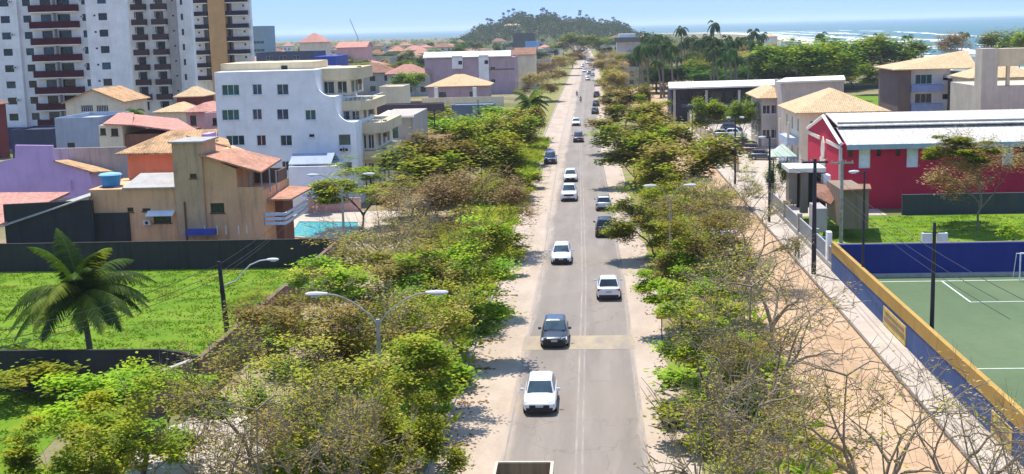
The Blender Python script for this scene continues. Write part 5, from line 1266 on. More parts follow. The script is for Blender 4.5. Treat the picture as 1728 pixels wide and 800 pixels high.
def make_car(kind):
    S = CARSPEC[kind]; L_, W_, H_, bt = S['L'], S['W'], S['H'], S['bt']; hl, hw = L_/2, W_/2
    rt = thing('car', 'x', 'car', (0,0,0))
    def ring(y, zb, zt, w_, wt=.9):
        h = [(w_*.90,zb),(w_,zb+.12),(w_*1.0,zb+(zt-zb)*.55),(w_*.97,zt-.10),(w_*wt,zt-.015),(w_*wt*.5,zt+.012),(0,zt+.018)]
        return [(x,y,z) for x,z in h] + [(-x,y,z) for x,z in reversed(h[:-1])]
    h0, h1 = S['hoodz']
    st = [(-hl,.34,h0-.12,hw*.74),(-hl+.07,.24,h0-.04,hw*.86),(-hl+.28,.21,h0+.04,hw*.96),(-hl+.6,.2,(h0+h1)/2+.02,hw),(S['hood'],.2,h1+.02,hw),(S['hood']+.35,.2,bt,hw),(.6,.2,bt,hw),(S['rearb']-.35,.2,bt,hw*.99),(S['rearb'],.22,bt-.01 if kind not in('sedan',) else bt,hw*.97),(hl-.10,.25,S['rear'],hw*.92),(hl,.36,S['rear']-.10,hw*.82)]
    st = [s_ for i, s_ in enumerate(st) if i == 0 or s_[0] > st[i-1][0]+.01]
    mb = MB(); loft(mb, [ring(*s_) for s_ in st])
    body = mb.build('body', P_WHITE, rt, smooth=True)
    if kind == 'pickup':
        boxpart('cargo_bed', rt, DARKV, -hw*.78, hw*.78, S['rearb']+.12, hl-.12, bt-.1, bt+.035)
    # greenhouse: paint shell and glass panes set on it
    yf0, yf1 = S['hood']+.02, S['roof'][0]; yr1, yr0 = S['roof'][1], S['rearb']-.02
    wb, wr = hw*.87, hw*.70
    gb = MB(); zr = H_
    ringB = [(wb,yf0),(wb,yr0),(-wb,yr0),(-wb,yf0)]; 
    def gring(z, t):
        yf = yf0+(yf1-yf0)*t; yr = yr0+(yr1-yr0)*t; w_ = wb+(wr-wb)*t
        return [(w_*.55,yf-.05*(1-t),z),(w_*.93,yf+.03,z),(w_,yf+.16,z),(w_,yr-.12,z),(w_*.93,yr-.02,z),(-w_*.93,yr-.02,z),(-w_,yr-.12,z),(-w_,yf+.16,z),(-w_*.93,yf+.03,z),(-w_*.55,yf-.05*(1-t),z)]
    top = [(x*.8, yf1+.1+(y-yf1)*.88, H_+.035) for x,y,z in gring(H_,1)]
    loft(gb, [gring(bt-.03,0), gring((bt+H_)/2,.5), gring(H_-.03,.97), top])
    gb.build('roof', P_WHITE, rt, smooth=False)
    def pane(pts, nm, mat=CGL):
        c_ = sum((Vector(p) for p in pts), Vector())/4; n_ = (Vector(pts[1])-Vector(pts[0])).cross(Vector(pts[3])-Vector(pts[0])).normalized()
        ctr = Vector((0,(yf0+yr0)/2,(bt+H_)/2)); 
        if n_.dot(c_-ctr) < 0: n_ = -n_
        q = [Vector(p)+n_*.022 for p in pts]; m2 = MB(); k = len(m2.v); m2.v += [tuple(p) for p in q]+[tuple(p-n_*.05) for p in q]; m2.f += [(0,1,2,3),(0,4,5,1),(1,5,6,2),(2,6,7,3),(3,7,4,0)]
        return m2.build(nm, mat, rt)
    def at(yt0, yt1, t, sx): return None
    zb_, zt_ = bt+.03, H_-.07; tb, tt = .06, .90
    lp = lambda a, b_, t: a+(b_-a)*t
    yb, yt = lp(yf0,yf1,tb), lp(yf0,yf1,tt); wb_, wt_ = lp(wb,wr,tb)*.90, lp(wb,wr,tt)*.90
    pane([(-wb_,yb-.02,zb_),(wb_,yb-.02,zb_),(wt_,yt,zt_),(-wt_,yt,zt_)], 'windscreen', CGL2)
    yb, yt = lp(yr0,yr1,tb), lp(yr0,yr1,tt)
    pane([(-wb_,yb-.02,zb_+.05),(wb_,yb-.02,zb_+.05),(wt_,yt-.02,zt_),(-wt_,yt-.02,zt_)], 'rear_window')
    ym = lp(yf1,yr1,.45)
    for sx in (-1,1):
        for a, b_, c_, d in (((lp(yf0,yf1,tb)+.30),ym-.05,ym-.05,lp(yf0,yf1,tt)+.22),(ym+.05,lp(yr0,yr1,tb)-.22,lp(yr0,yr1,tt)-.16,ym+.05)):
            if d > c_ - .05: continue
            if a > b_: continue
            pane([(sx*lp(wb,wr,tb),a,zb_),(sx*lp(wb,wr,tb),b_,zb_),(sx*lp(wb,wr,tt),c_,zt_),(sx*lp(wb,wr,tt),d,zt_)], 'side_window')
        m_ = MB(); y = S['hood']+.42; m_.box(min(sx*(hw-.02),sx*(hw+.19)),max(sx*(hw-.02),sx*(hw+.19)),y-.06,y+.05,bt+.0,bt+.14); m_.build('mirror', P_WHITE, rt)
        # lamps
        l = MB(); x0, x1 = sorted((sx*hw*.52, sx*hw*.92)); l.slab((x0,-hl+.015,h0-.10),(x1,-hl+.13,h0-.10),(x1,-hl+.30,h0+.045),(x0,-hl+.10,h0+.01),.05); l.build('headlight', HEADL, rt)
        t_ = MB(); x0, x1 = sorted((sx*hw*.60, sx*hw*.94)); t_.box(x0,x1,hl-.13,hl-.005,S['rear']-.24,S['rear']-.07); t_.build('tail_light', TAILL, rt)
        for y in (-hl+.82, hl-.85):
            wr_ = .31 if kind in ('hatch','sedan') else .36
            w_ = MB(); w_.tube([(sx*(hw-.20),y,wr_),(sx*(hw+.012),y,wr_)], wr_, 16); wo = w_.build('wheel', TYRE, rt)
            MB().tube([(sx*(hw+.013),y,wr_),(sx*(hw+.022),y,wr_)], wr_*.62, 12).build('rim', RIM, wo)
    g_ = MB(); g_.box(-hw*.60,hw*.60,-hl-.014,-hl+.06,h0-.33,h0-.12); g_.build('grille', TRIM, rt)
    b_ = MB(); b_.box(-hw*.80,hw*.80,-hl-.02,-hl+.2,.19,.42); b_.build('bumper', TRIM, rt)
    b_ = MB(); b_.box(-hw*.82,hw*.82,hl-.2,hl+.02,.22,.46); b_.build('bumper', TRIM, rt)
    for y, z in ((-hl-.028,.46),(hl+.006,.62)): MB().box(-.2,.2,y,y+.022,z,z+.13).build('number_plate', PLATE, rt)
    if kind in ('suv',):
        for sx in (-1,1): MB().tube([(sx*wr*.9,yf1+.25,H_+.05),(sx*wr*.9,yr1-.1,H_+.05)], .022, 5).build('roof_rail', TRIM, rt)
    return rt
CARS = {}
def car(kind, px, pyb, heading, pnt, label, group='cars on the road', X=None, yaw=0, darkroof=False):
    if kind not in CARS:
        r_ = make_car(kind); CARS[kind] = r_; c_ = r_
    else: c_ = copy_tree(CARS[kind])
    g = G(px, pyb); L_ = CARSPEC[kind]['L']
    y = g.y + L_/2; x = g.x if X is None else X
    c_.location = (x, y, .03); c_.rotation_euler = (0,0,(0 if heading == 'front' else math.pi)+yaw)
    c_['label'] = label; c_['group'] = group
    KIDS.pop(c_.name, None)
    for ch in [o for o in bpy.data.objects if o.parent == c_]:
        nm = ch.name.split('.')[0]
        if nm in ('body','roof','mirror'): set_mat(ch, pnt if not (darkroof and nm == 'roof') else P_BLACK)
    return c_
car('hatch', 910.5, 703, 'front', P_WHITE, 'white hatchback nearest in the oncoming lane, just ahead of the open truck')
car('hatch', 935.5, 590, 'front', P_GREY, 'dark grey hatchback on the yellow speed hump')
car('hatch', 947, 448, 'front', P_WHITE, 'white hatchback alone in the oncoming lane between the dark car and the white pickup')
car('pickup', 960, 341, 'front', P_WHITE, 'white pickup leading the queue in the oncoming lane')
car('hatch', 962.5, 308, 'front', P_WHITE, 'white hatchback close behind the white pickup')
car('suv', 976, 241, 'front', P_BROWN, 'dark red van-like car in the oncoming lane beyond the white queue')
car('hatch', 972, 213, 'front', P_WHITE, 'small white car directly behind the dark red car')
car('suv', 928, 278, 'front', P_BLUE, 'dark blue car parked on the left dusty shoulder by the trees', 'cars parked by the road')
car('sedan', 1027.5, 509, 'rear', P_WHITE, 'white sedan driving away in the right lane, nearest of that lane')
car('suv', 1021, 402, 'rear', P_BLACK, 'black car driving away in the right lane behind the silver one')
car('hatch', 1019, 357, 'rear', P_SILVER, 'silver car driving away beside the right tree belt shadow')
car('hatch', 992, 136, 'front', P_SILVER, 'small pale car far along the road in the oncoming lane')
car('suv', 1007.5, 146, 'rear', P_WHITE, 'far white-roofed car driving away beside the right trees')
car('suv', 1007, 165, 'rear', P_BLACK, 'far black car driving away next to the right trees')
car('sedan', 1006, 180, 'rear', P_BLACK, 'far dark car half hidden by the right belt trees')
car('hatch', 1004.5, 193, 'rear', P_GREY, 'far grey car edging past the right belt behind the dark one')
car('van', 991.5, 108, 'front', P_WHITE, 'far white van where the road disappears')
car('hatch', 983, 113, 'front', P_SILVER, 'far pale car beside the far white van')
car('hatch', 1001, 119, 'rear', P_WHITE, 'far white car under the last right trees')
car('hatch', 986, 122, 'front', P_WHITE, 'far white car ahead of the far small pale car in the oncoming lane')
car('hatch', 996.5, 112, 'rear', P_RED, 'far red car where the road narrows at the end')
car('sedan', 994, 126, 'front', P_BLACK, 'far black car in the oncoming lane beyond the small pale one')
car('hatch', 1000, 129, 'rear', P_SILVER, 'far silver car driving away near the road end')
# car park behind the pillared wall and under the trees
PK = 'cars in the car park'
car('sedan', 1222, 234, 'front', P_SILVER, 'silver car in the far row of the car park', PK, yaw=1.4)
car('hatch', 1243, 233, 'front', P_WHITE, 'white car in the far row of the car park', PK, yaw=1.45)
car('suv', 1228, 246, 'front', P_BLACK, 'black car in the middle row of the car park left of the lamp pole', PK, yaw=1.4)
car('sedan', 1256, 249, 'front', P_BROWN, 'dark red car with its side to the lamp pole in the car park', PK, yaw=1.35)
car('hatch', 1275, 261, 'front', P_BROWN, 'maroon car in the near row of the car park', PK, yaw=1.3)
car('hatch', 1290, 272, 'front', P_GREY, 'grey car nearest the pavilion in the car park', PK, yaw=1.3)
car('hatch', 1236, 224, 'front', P_BLUE, 'dark blue car at the back fence of the car park', PK, yaw=1.5)
car('sedan', 1222, 408, 'rear', P_WHITE, 'white car parked on the dirt road half hidden under bare trees', 'cars parked by the road', yaw=.1)
for k in CARS:
    pass
# ------------------------------------------------------------------ open truck at the picture bottom
def truck():
    xc = (X_(839,784,50)+X_(931,777,50))/2; hw = 1.18; y1 = 50.1; y0 = 44.8; z0, z1 = .95, 2.4
    rt = thing('truck', 'open truck with a weathered pale-edged cargo box cut off by the bottom edge', 'truck', (xc,(y0+y1)/2,0))
    WOOD = plaster('cargo_boards', (.27,.20,.12), dirt=(.07,.05,.03), amount=.6); EDGE = plaster('cargo_edge', (.62,.53,.39), dirt=(.3,.24,.16), amount=.5)
    boxpart('bed', rt, plain('bed_white', (.55,.53,.50), .7, var=.25), xc-hw,xc+hw,y0,y1,z0-.12,z0)
    for sx in (-1,1): 
        o = boxpart('side_board', rt, WOOD, *sorted((xc+sx*hw, xc+sx*(hw-.07))), y0, y1, z0+.003, z1-.06); boxpart('top_rail', o, EDGE, *sorted((xc+sx*(hw+.02), xc+sx*(hw-.10))), y0, y1, z1-.057, z1)
    for y in (y0, y1-.07):
        o = boxpart('end_board', rt, WOOD, xc-hw+.075, xc+hw-.075, y, y+.07, z0+.003, z1-.06); boxpart('top_rail', o, EDGE, xc-hw+.105, xc+hw-.105, y-.02, y+.09, z1-.057, z1)
    ld = MB(); rr_ = random.Random(4)
    for i in range(7): x = xc-hw+.25+rr_.random()*1.7; y = y1-.5-rr_.random()*3.8; ld.sphere((x,y,z0+.32),.3,10,6,.9)
    ld.build('load_sack', plain('sack_white', (.62,.60,.56), .8), rt)
    cab = MB(); cy0, cy1 = 42.6, 44.6
    loft(cab, [[(xc-1.0,cy0+.0,.6),(xc+1.0,cy0,.6),(xc+1.05,cy1,.6),(xc-1.05,cy1,.6)],[(xc-1.05,cy0-.03,1.4),(xc+1.05,cy0-.03,1.4),(xc+1.08,cy1,1.4),(xc-1.08,cy1,1.4)],[(xc-.92,cy0+.45,2.35),(xc+.92,cy0+.45,2.35),(xc+.95,cy1-.05,2.35),(xc-.95,cy1-.05,2.35)]])
    cab.build('cab', P_WHITE, rt); MB().slab((xc-.9,cy0-.0,1.5),(xc+.9,cy0-.0,1.5),(xc+.82,cy0+.4,2.25),(xc-.82,cy0+.4,2.25),.03).build('windscreen', CGL, rt)
    boxpart('chassis', rt, TRIM, xc-.5, xc+.5, 42.8, y1-.1, .5, z0-.124)
    for sx in (-1,1):
        for y in (43.7, 48.6):
            wo = MB().tube([(xc+sx*.78,y,.43),(xc+sx*1.1,y,.43)], .43, 16).build('wheel', TYRE, rt); MB().tube([(xc+sx*1.101,y,.43),(xc+sx*1.112,y,.43)], .25, 10).build('rim', RIM, wo)
        MB().box(*sorted((xc+sx*.62,xc+sx*.95)),cy0-.05,cy0-.004,.75,.95).build('headlight', HEADL, rt)
truck()
# ------------------------------------------------------------------ people: one grown skin each
SKIN = plain('skin', (.26,.14,.09), .6, var=0); HAIR = plain('hair', (.02,.015,.012), .7, var=0)
def body_mesh(joints, edges, radii, mat):
    me = bpy.data.meshes.new('body'); me.from_pydata(joints, edges, []); o = bpy.data.objects.new('body', me); COL.objects.link(o)
    md = o.modifiers.new('skin', 'SKIN'); md.use_smooth_shade = True
    for i, r_ in enumerate(radii): me.skin_vertices[0].data[i].radius = (r_, r_) if not isinstance(r_, tuple) else r_
    me.skin_vertices[0].data[0].use_root = True
    s_ = o.modifiers.new('sub', 'SUBSURF'); s_.levels = 1; s_.render_levels = 1
    me.materials.append(mat); return o
def person(name, label, x, y, rot, joints, shirt, trousers, cat='person', group=None, z=0):
    rt = thing(name, label, cat, (x,y,z), group); rt.rotation_euler.z = rot
    J = joints; names = list(J)
    E = [('hip','waist'),('waist','chest'),('chest','neck'),('neck','head'),('head','crown'),('hip','hipL'),('hip','hipR'),('hipL','kneeL'),('hipR','kneeR'),('kneeL','ankleL'),('kneeR','ankleR'),('ankleL','toeL'),('ankleR','toeR'),('chest','shL'),('chest','shR'),('shL','elL'),('shR','elR'),('elL','wrL'),('elR','wrR'),('wrL','haL'),('wrR','haR')]
    RAD = dict(hip=.13,waist=.115,chest=.135,neck=.055,head=.095,crown=.07,hipL=.10,hipR=.10,kneeL=.065,kneeR=.065,ankleL=.045,ankleR=.045,toeL=.035,toeR=.035,shL=.06,shR=.06,elL=.045,elR=.045,wrL=.032,wrR=.032,haL=.035,haR=.035)
    o = body_mesh([J[n] for n in names], [(names.index(a), names.index(b_)) for a, b_ in E], [RAD[n] for n in names], SKIN); o.parent = rt
    # clothes: shells around trunk and legs
    mb = MB(); v = lambda n: Vector(J[n])
    mb.tube([v('hip'), v('waist'), v('chest'), v('chest').lerp(v('neck'), .55)], [.165,.15,.185,.10], 12)
    for s_ in 'LR': mb.tube([v('sh'+s_).lerp(v('chest'),.3), v('sh'+s_).lerp(v('el'+s_),.75)], [.085,.07], 10)
    mb2 = MB()
    for s_ in 'LR': mb2.tube([v('hip').lerp(v('hip'+s_),.7)+Vector((0,0,.04)), v('knee'+s_), v('ankle'+s_)], [.125,.09,.07], 10)
    a = mb.build('shirt', shirt, loc=(0,0,0), smooth=True); a.parent = rt; a = mb2.build('trousers', trousers, loc=(0,0,0), smooth=True); a.parent = rt
    h = MB().sphere(tuple(v('head').lerp(v('crown'),.75)+Vector((0,.012,.01))), .108, 12, 8, 1.0); a = h.build('hair', HAIR, loc=(0,0,0), smooth=True); a.parent = rt
    return rt
STAND = dict(hip=(0,0,.90),waist=(0,.0,1.06),chest=(0,0,1.26),neck=(0,-.01,1.44),head=(0,-.02,1.54),crown=(0,-.01,1.64),hipL=(.10,0,.86),hipR=(-.10,0,.86),kneeL=(.11,-.10,.48),kneeR=(-.11,.04,.48),ankleL=(.11,-.12,.08),ankleR=(-.11,.18,.10),toeL=(.12,-.26,.04),toeR=(-.12,.06,.04),shL=(.19,0,1.38),shR=(-.19,0,1.38),elL=(.25,.05,1.12),elR=(-.25,-.06,1.12),wrL=(.24,-.06,.90),wrR=(-.24,-.16,.92),haL=(.235,-.09,.80),haR=(-.235,-.20,.82))
SIT = dict(hip=(0,.15,.82),waist=(0,.12,.98),chest=(0,.04,1.18),neck=(0,-.02,1.36),head=(0,-.05,1.46),crown=(0,-.04,1.56),hipL=(.12,.10,.80),hipR=(-.12,.10,.80),kneeL=(.22,-.28,.68),kneeR=(-.22,-.28,.68),ankleL=(.20,-.08,.30),ankleR=(-.20,-.08,.30),toeL=(.21,-.22,.27),toeR=(-.21,-.22,.27),shL=(.20,.02,1.30),shR=(-.20,.02,1.30),elL=(.30,-.18,1.10),elR=(-.30,-.18,1.10),wrL=(.32,-.42,1.04),wrR=(-.32,-.42,1.04),haL=(.31,-.50,1.03),haR=(-.31,-.50,1.03))
g = G(1345, 436); person('person', 'person in dark clothes walking on the pavement by the field wall', g.x, g.y, .2, STAND, plain('shirt_dark', (.05,.03,.03), .8, var=0), plain('trousers_dark', (.03,.03,.04), .8, var=0), z=.02)
def motorcycle(label, px, pyb, label2):
    g = G(px, pyb); x, y = g.x, g.y+.9; rt = thing('motorcycle', label, 'motorcycle', (x,y,.02), 'motorcycles on the far road')
    for yy in (-.62,.66):
        n = 14; t = MB()
        pts = [(x, y+yy+.29*math.cos(6.283*k/n), .34+.29*math.sin(6.283*k/n)) for k in range(n+1)]; wo = t.tube(pts, .055, 6).build('wheel', TYRE, rt)
        MB().tube([(x-.05,y+yy,.34),(x+.05,y+yy,.34)], .12, 8).build('rim', RIM, wo)
    MB().tube([(x,y-.35,.72),(x,y-.1,.82),(x,y+.2,.74)], [.10,.15,.10], 8).build('tank', P_RED, rt); MB().tube([(x,y+.12,.80),(x,y+.75,.83)], [.12,.09], 8).build('seat', TRIM, rt)
    MB().tube([(x,y-.62,.36),(x,y-.42,.95)], .045, 6).build('fork', RIM, rt); MB().tube([(x-.36,y-.40,1.02),(x+.36,y-.40,1.02)], .025, 6).build('handlebar', TRIM, rt); MB().sphere((x,y-.56,.86),.10,8,6).build('headlight', HEADL, rt)
    MB().tube([(x,y-.2,.42),(x,y+.3,.42)], [.16,.14], 8).build('engine', TRIM, rt)
    p_ = person('person', label2, x, y, 0, SIT, plain('shirt_'+str(px), (.04,.04,.06) if px < 976 else (.30,.10,.06), .8, var=0), plain('jeans', (.03,.05,.10), .8, var=0), group='motorcycle riders', z=.05)
motorcycle('farther motorcycle in the oncoming lane, left of the other', 973.5, 163, 'rider in dark shirt on the farther motorcycle')
motorcycle('nearer motorcycle in the oncoming lane before the red-black car queue', 980, 173, 'rider in red-brown shirt on the nearer motorcycle')
# ------------------------------------------------------------------ belt trees, placed where each stands
LB, RB = 'trees of the left belt', 'trees of the right belt'
def bt(kind, px, py, wpx, label, zc=None, H=None, group=LB, cat='tree', name='tree', sq=1.0):
    if py < 305 and wpx < 200: kind = {'green':'fargreen','olive':'farolive','dry':'farbrown','sparse':'farolive'}.get(kind, kind)
    bh, br = TDIM[kind]
    # (px, py): centre of the crown in the photograph; wpx: its width there
    Hh = H or bh*(1.0 if name == 'shrub' else rnd.uniform(.95,1.12))
    zc = Hh*.72 if zc is None else zc
    p = G(px, py, zc); Rm = wpx*.56*p.y/FOC
    return tree(kind, p.x, p.y, label, cat, group, Hh, Rm, name=name)
S_ = dict(cat='shrub', name='shrub')
for a in [
 ('leafy',232,690,260,'bright green flat-topped tree by the near lawn corner, leafiest of the left belt'),
 ('leafy',125,770,170,'pale-tipped green tree at the lower left corner beside the front lawn'),
 ('green',205,790,200,'green tree at the bottom edge below the bright flat-topped tree'),
 ('tangle',350,770,230,'half-bare tree with reddish twigs right of the bright flat-topped tree'),
 ('sparse',420,655,230,'brownish thin-crowned tree beside the brown slanting wall'),
 ('bare',480,760,260,'bare-branched tree over pale paving at the bottom left'),
 ('olive',560,690,230,'olive tree directly left of the nearest twin lamp pole'),
 ('green',690,655,190,'green tree between the nearest twin lamp and the kerb'),
 ('tangle',600,770,240,'twiggy tree at the bottom edge under the nearest twin lamp'),
 ('green',690,755,150,'low green tree by the kerb at the bottom edge'),
 ('olive',505,590,220,'olive tree where the lawn narrows beside the brown wall'),
 ('tangle',620,580,220,'grey-twigged tree between the two nearest lamp heads'),
 ('olive',730,560,170,'olive tree left of the dark square sign'),
 ('green',540,505,190,'green olive tree at the lawn edge left of the twin lamp heads'),
 ('olive',650,480,200,'olive tree just above the nearest lamp heads'),
 ('green',765,480,170,'yellow-green tree beside the left kerb above the dark square sign'),
 ('green',800,425,120,'yellow-green layered tree leaning to the left kerb in front of the brown crown'),
 ('tangle',640,430,210,'grey bare-limbed tree right of the pool'),
 ('sparse',735,425,150,'grey-brown twiggy tree behind the yellow-green layered one'),
 ('green',610,318,150,'green flat canopy tree in front of the white block'),
 ('green',690,300,140,'green canopy tree below the white block rear wing'),
 ('bare',650,375,190,'tree with long pale bare limbs right of the pool lamp'),
 ('dry',725,345,190,'brown twiggy tree in the middle of the left belt'),
 ('dry',800,340,165,'rounded dry brown tree nearest the road opposite the silver car'),
 ('olive',745,270,120,'olive tree behind the rounded dry brown one'),
 ('green',808,262,125,'green tree left of the parked dark blue car'),
 ('olive',850,224,95,'olive tree in front of the road palm'),
 ('green',822,222,90,'bushy green tree at the scrub lot corner'),
 ('olive',885,206,58,'small olive tree beside the road palm'),
 ('dry',925,118,62,'brown leafless-looking tree beyond the road palm'),
 ('dry',943,106,56,'brown leafless-looking tree second beyond the road palm'),
 ('dry',912,140,60,'brown tree by the purple-brown house front before the two farther brown ones'),
 ('dry',966,98,40,'last brown tree at the road end on the left'),
]: bt(*a)
for a in [
 ('shrub',842,400,85,'dark green shrub hanging over the left kerb below the dry tree'),('shrub',860,325,60,'bright green shrub at the left kerb below the parked blue car'),('shrub',880,300,60,'brightest green shrub beside the parked dark blue car'),
 ('shrub',660,735,120,'low green shrub in the grass under the nearest twin lamp'),('shrub',720,620,110,'low shrub by the kerb left of the speed hump'),('shrub',62,640,120,'shrub in front of the dark near wall under the palm'),
 ('shrub',855,440,50,'small shrub at the kerb opposite the white hatchback'),
]: bt(*a, group='shrubs of the left belt', **S_)
for a in [
 ('bare',1215,740,290,'bare tree whose thin branches reach over the right lane at the bottom'),
 ('tangle',1320,735,280,'dense grey twiggy tree at the bottom of the right belt'),
 ('bare',1480,715,310,'bare dark-limbed tree over the dirt road at the bottom'),
 ('bare',1620,725,270,'bare tree in front of the blue wall at the bottom right'),
 ('bare',1700,790,230,'bare tree in the bottom right corner against the yellow band'),
 ('tangle',1235,800,190,'twiggy tree at the bottom edge beside the right shoulder'),
 ('green',1195,560,150,'green tree behind the small yellow sign'),
 ('bare',1305,545,270,'dark bare-limbed tree leaning over the dirt road below the walker'),
 ('tangle',1245,610,190,'thin grey tree between the yellow sign and the dirt road'),
 ('leafy',1150,470,120,'bright dark-and-lime green tree beside the white sedan'),
 ('tangle',1230,490,170,'brown-grey tree behind the bright green one near the white sedan'),
 ('bare',1300,455,190,'straw-coloured bare crown at the dirt road edge left of the walker'),
 ('olive',1190,420,150,'olive tree in front of the white car parked under trees'),
 ('tangle',1255,385,170,'grey twiggy tree behind the white car parked under trees'),
 ('green',1105,355,120,'green tree overhanging the lane beside the silver car'),
 ('sparse',1175,350,140,'grey tree behind the one beside the silver car'),
 ('tangle',1240,345,130,'tan leafless crown left of the dark lamp pole'),
 ('green',1068,256,118,'large green-olive tree overhanging the road opposite the white pickup'),
 ('olive',1150,275,140,'large olive tree with a pale branch right of the overhanging one'),
 ('olive',1110,238,115,'olive tree behind the two large overhanging trees'),
 ('olive',1070,205,100,'olive tree fifth from the far end of the right belt'),
 ('green',1088,190,60,'green tree by the dirt road before the pillared wall start'),
 ('olive',1054,170,72,'olive tree fourth from the far end of the right belt'),
 ('dry',1040,140,46,'brown tree third from the far end of the right belt'),
 ('green',1030,134,40,'yellow-green tree leaning on the road near its far end'),
 ('dry',1032,112,52,'brown tree second from the far end of the right belt'),
 ('dry',1020,98,40,'last small brown tree of the right belt'),
]: bt(*a, group=RB)
for a in [('shrub',1200,650,150,'lime green shrub glowing below the thin grey tree'),('shrub',1270,620,110,'lime green shrub at the foot of the dark bare-limbed tree'),('shrub',1175,600,80,'low green shrub under the small yellow sign'),('shrub',1175,710,110,'low shrub at the bottom right shoulder edge'),('shrub',1130,390,70,'shrub at the right shoulder beside the black car'),('shrub',1230,690,120,'dull green shrub in the grass of the right belt bottom')]: bt(*a, group='shrubs of the right belt', **S_)
# roadside saplings along the dirt road
for i, (px, py, lab) in enumerate(((1252,306,'thin sapling nearest the car park lamp pole'),(1264,321,'sapling second from the car park lamp pole'),(1280,334,'leafiest sapling of the row before the pavilion'),(1262,290,'sapling beside the parked maroon car'))):
    g = G(px, py); tree('sapling', g.x, g.y, lab, 'sapling', 'saplings on the dirt road edge', 2.6, .9)
# large palm on the lawn and the road palm
def palm(label, x, y, **k):
    tm, cm = palm_meshes(**k); rt = thing('palm_tree', label, 'palm tree', (x,y,0)); mesh_obj('trunk', tm, rt); mesh_obj('crown', cm, rt); return rt
palm('large coconut palm with long drooping fronds on the lawn', X_(150,560,73.5), 73.5, seed=5, H=4.9, fl=4.9, nf=44, r=.21, bend=.4, pal=PALM_PAL, leafw=.14, nl=40, droop=.85, up=(.2,1.45))
palm('palm standing by the left shoulder behind the parked blue car', X_(893,190,225), 225, seed=8, H=6.8, fl=5.2, nf=22, r=.3, bend=.3, pal=PALM_PAL, leafw=.26, nl=20, droop=.9, up=(.1,1.3))
palm('small palm among the house roofs below the white towers', X_(232,190,196), 196, seed=9, H=8.6, fl=2.6, nf=18, r=.18, bend=.4, pal=PALM_PAL, leafw=.22, nl=14, droop=1.1, up=(.1,1.3))
palm('short young palm beside the large coconut palm', X_(38,560,73), 73, seed=10, H=1.5, fl=1.9, nf=12, r=.12, bend=.2, pal=PALM_PAL, leafw=.10, nl=22, droop=.8, up=(.3,1.3))
# scrub lot left of the road
for i, (px, py, w_, lab) in enumerate(((725,200,50,'green bush at the left end of the scrub lot'),(750,215,60,'green bush in the middle of the scrub lot'),(790,215,50,'green bush in front of the container building'),(735,185,50,'pale green bush behind the scrub lot pole'),(845,190,60,'green bush at the right end of the scrub lot'))):
    bt('shrub', px, py, w_*1.3, lab, group='bushes of the scrub lot', H=3.2, **S_)
for px, py, w_, k, lab in ((620,120,70,'round','dark green tree behind the white block terraces'),(662,125,66,'dry','large brown-grey tree behind the white block terraces'),(690,118,50,'round','green tree left of the mauve block'),(640,100,50,'dark','blue-green tree over the blue warehouse end'),(690,140,50,'round','green tree beside the cream blank building'),(600,112,40,'dark','dark tree touching the blue warehouse end wall'),(122,196,50,'shrub','small green tree on the grey unrendered house terrace')):
    bt(k, px, py, w_, lab, group='trees between the far houses', H=7.5 if k != 'shrub' else 7)
bt('round', 970, 74, 66, 'bright green broad tree closing the view at the end of the road', H=13, group='trees between the far houses')
# tree on the right lawn, hedge, courtyard trees
p = P(1652,300,121); rt = tree('dry', p.x, 121, 'large brown-crowned tree with a bright green top on the lawn before the crimson hall', 'tree', None, 8.4, 5.4); rt.rotation_euler.z = .6
o = mesh_obj('crown', TREES['leafy'][0][1], rt); o['label'] = 'bright green leafy top'; k_ = 8.2/6.6; q_ = Matrix.Rotation(-rt.rotation_euler.z, 3, 'Z') @ Vector((X_(1622,255,120)-p.x, -1.0, 0)); o.location = (q_.x/(5.6/3.8), q_.y/(5.6/3.8), 3.9); o.scale = (.62,.62,.62)
for px, py, w_, lab in ((1490,323,60,'low yellow-green bush before the crimson hall wall'),(1525,327,60,'low green bush beside the dark garden wall'),(1712,392,50,'bush at the foot of the lawn tree')): bt('shrub', px, py, w_, lab, group='bushes of the right lawn', **S_)
bt('green', 1205, 195, 60, 'bright green tree in the car park yard left of the lamp pole', H=6.5, group='trees of the car park'); bt('round', 1252, 197, 46, 'dark green tree in the car park yard beside the tan roof', H=6.5, group='trees of the car park'); bt('dark', 1316, 300, 36, 'narrow dark conifer-like shrub by the gate canopy', H=4.5, group=None, cat='shrub')
# palm grove and broad trees beyond the dirt road
rp = random.Random(11)
for i in range(66):
    px = rp.uniform(1074, 1290); Y = rp.uniform(290, 540); x = X_(px, 100, Y)
    far_palm(x, Y, rp.uniform(10, 15.5), 'slim dark coconut palm in the grove beyond the dirt road', 'coconut palms of the grove', 1.35)
for px, pyt, Y, lab in ((1201,34,420,'tallest coconut palm of the grove, standing above the horizon'),(1150,43,430,'tall coconut palm left of the tallest one'),(1270,48,470,'tall coconut palm at the right end of the grove'),(1390,52,430,'coconut palm above the broad green trees'),(1536,56,520,'lone coconut palm against the white surf'),(1487,55,500,'coconut palm between broad trees and the lone palm'),(1462,58,520,'coconut palm behind the broad green trees'),(1622,52,520,'coconut palm beside the brown beach tree'),(1107,60,380,'coconut palm at the left end of the grove')):
    far_palm(X_(px,pyt+15,Y), Y, Z_(px,pyt,Y)-1.2, lab, 'tall coconut palms', 1.35)
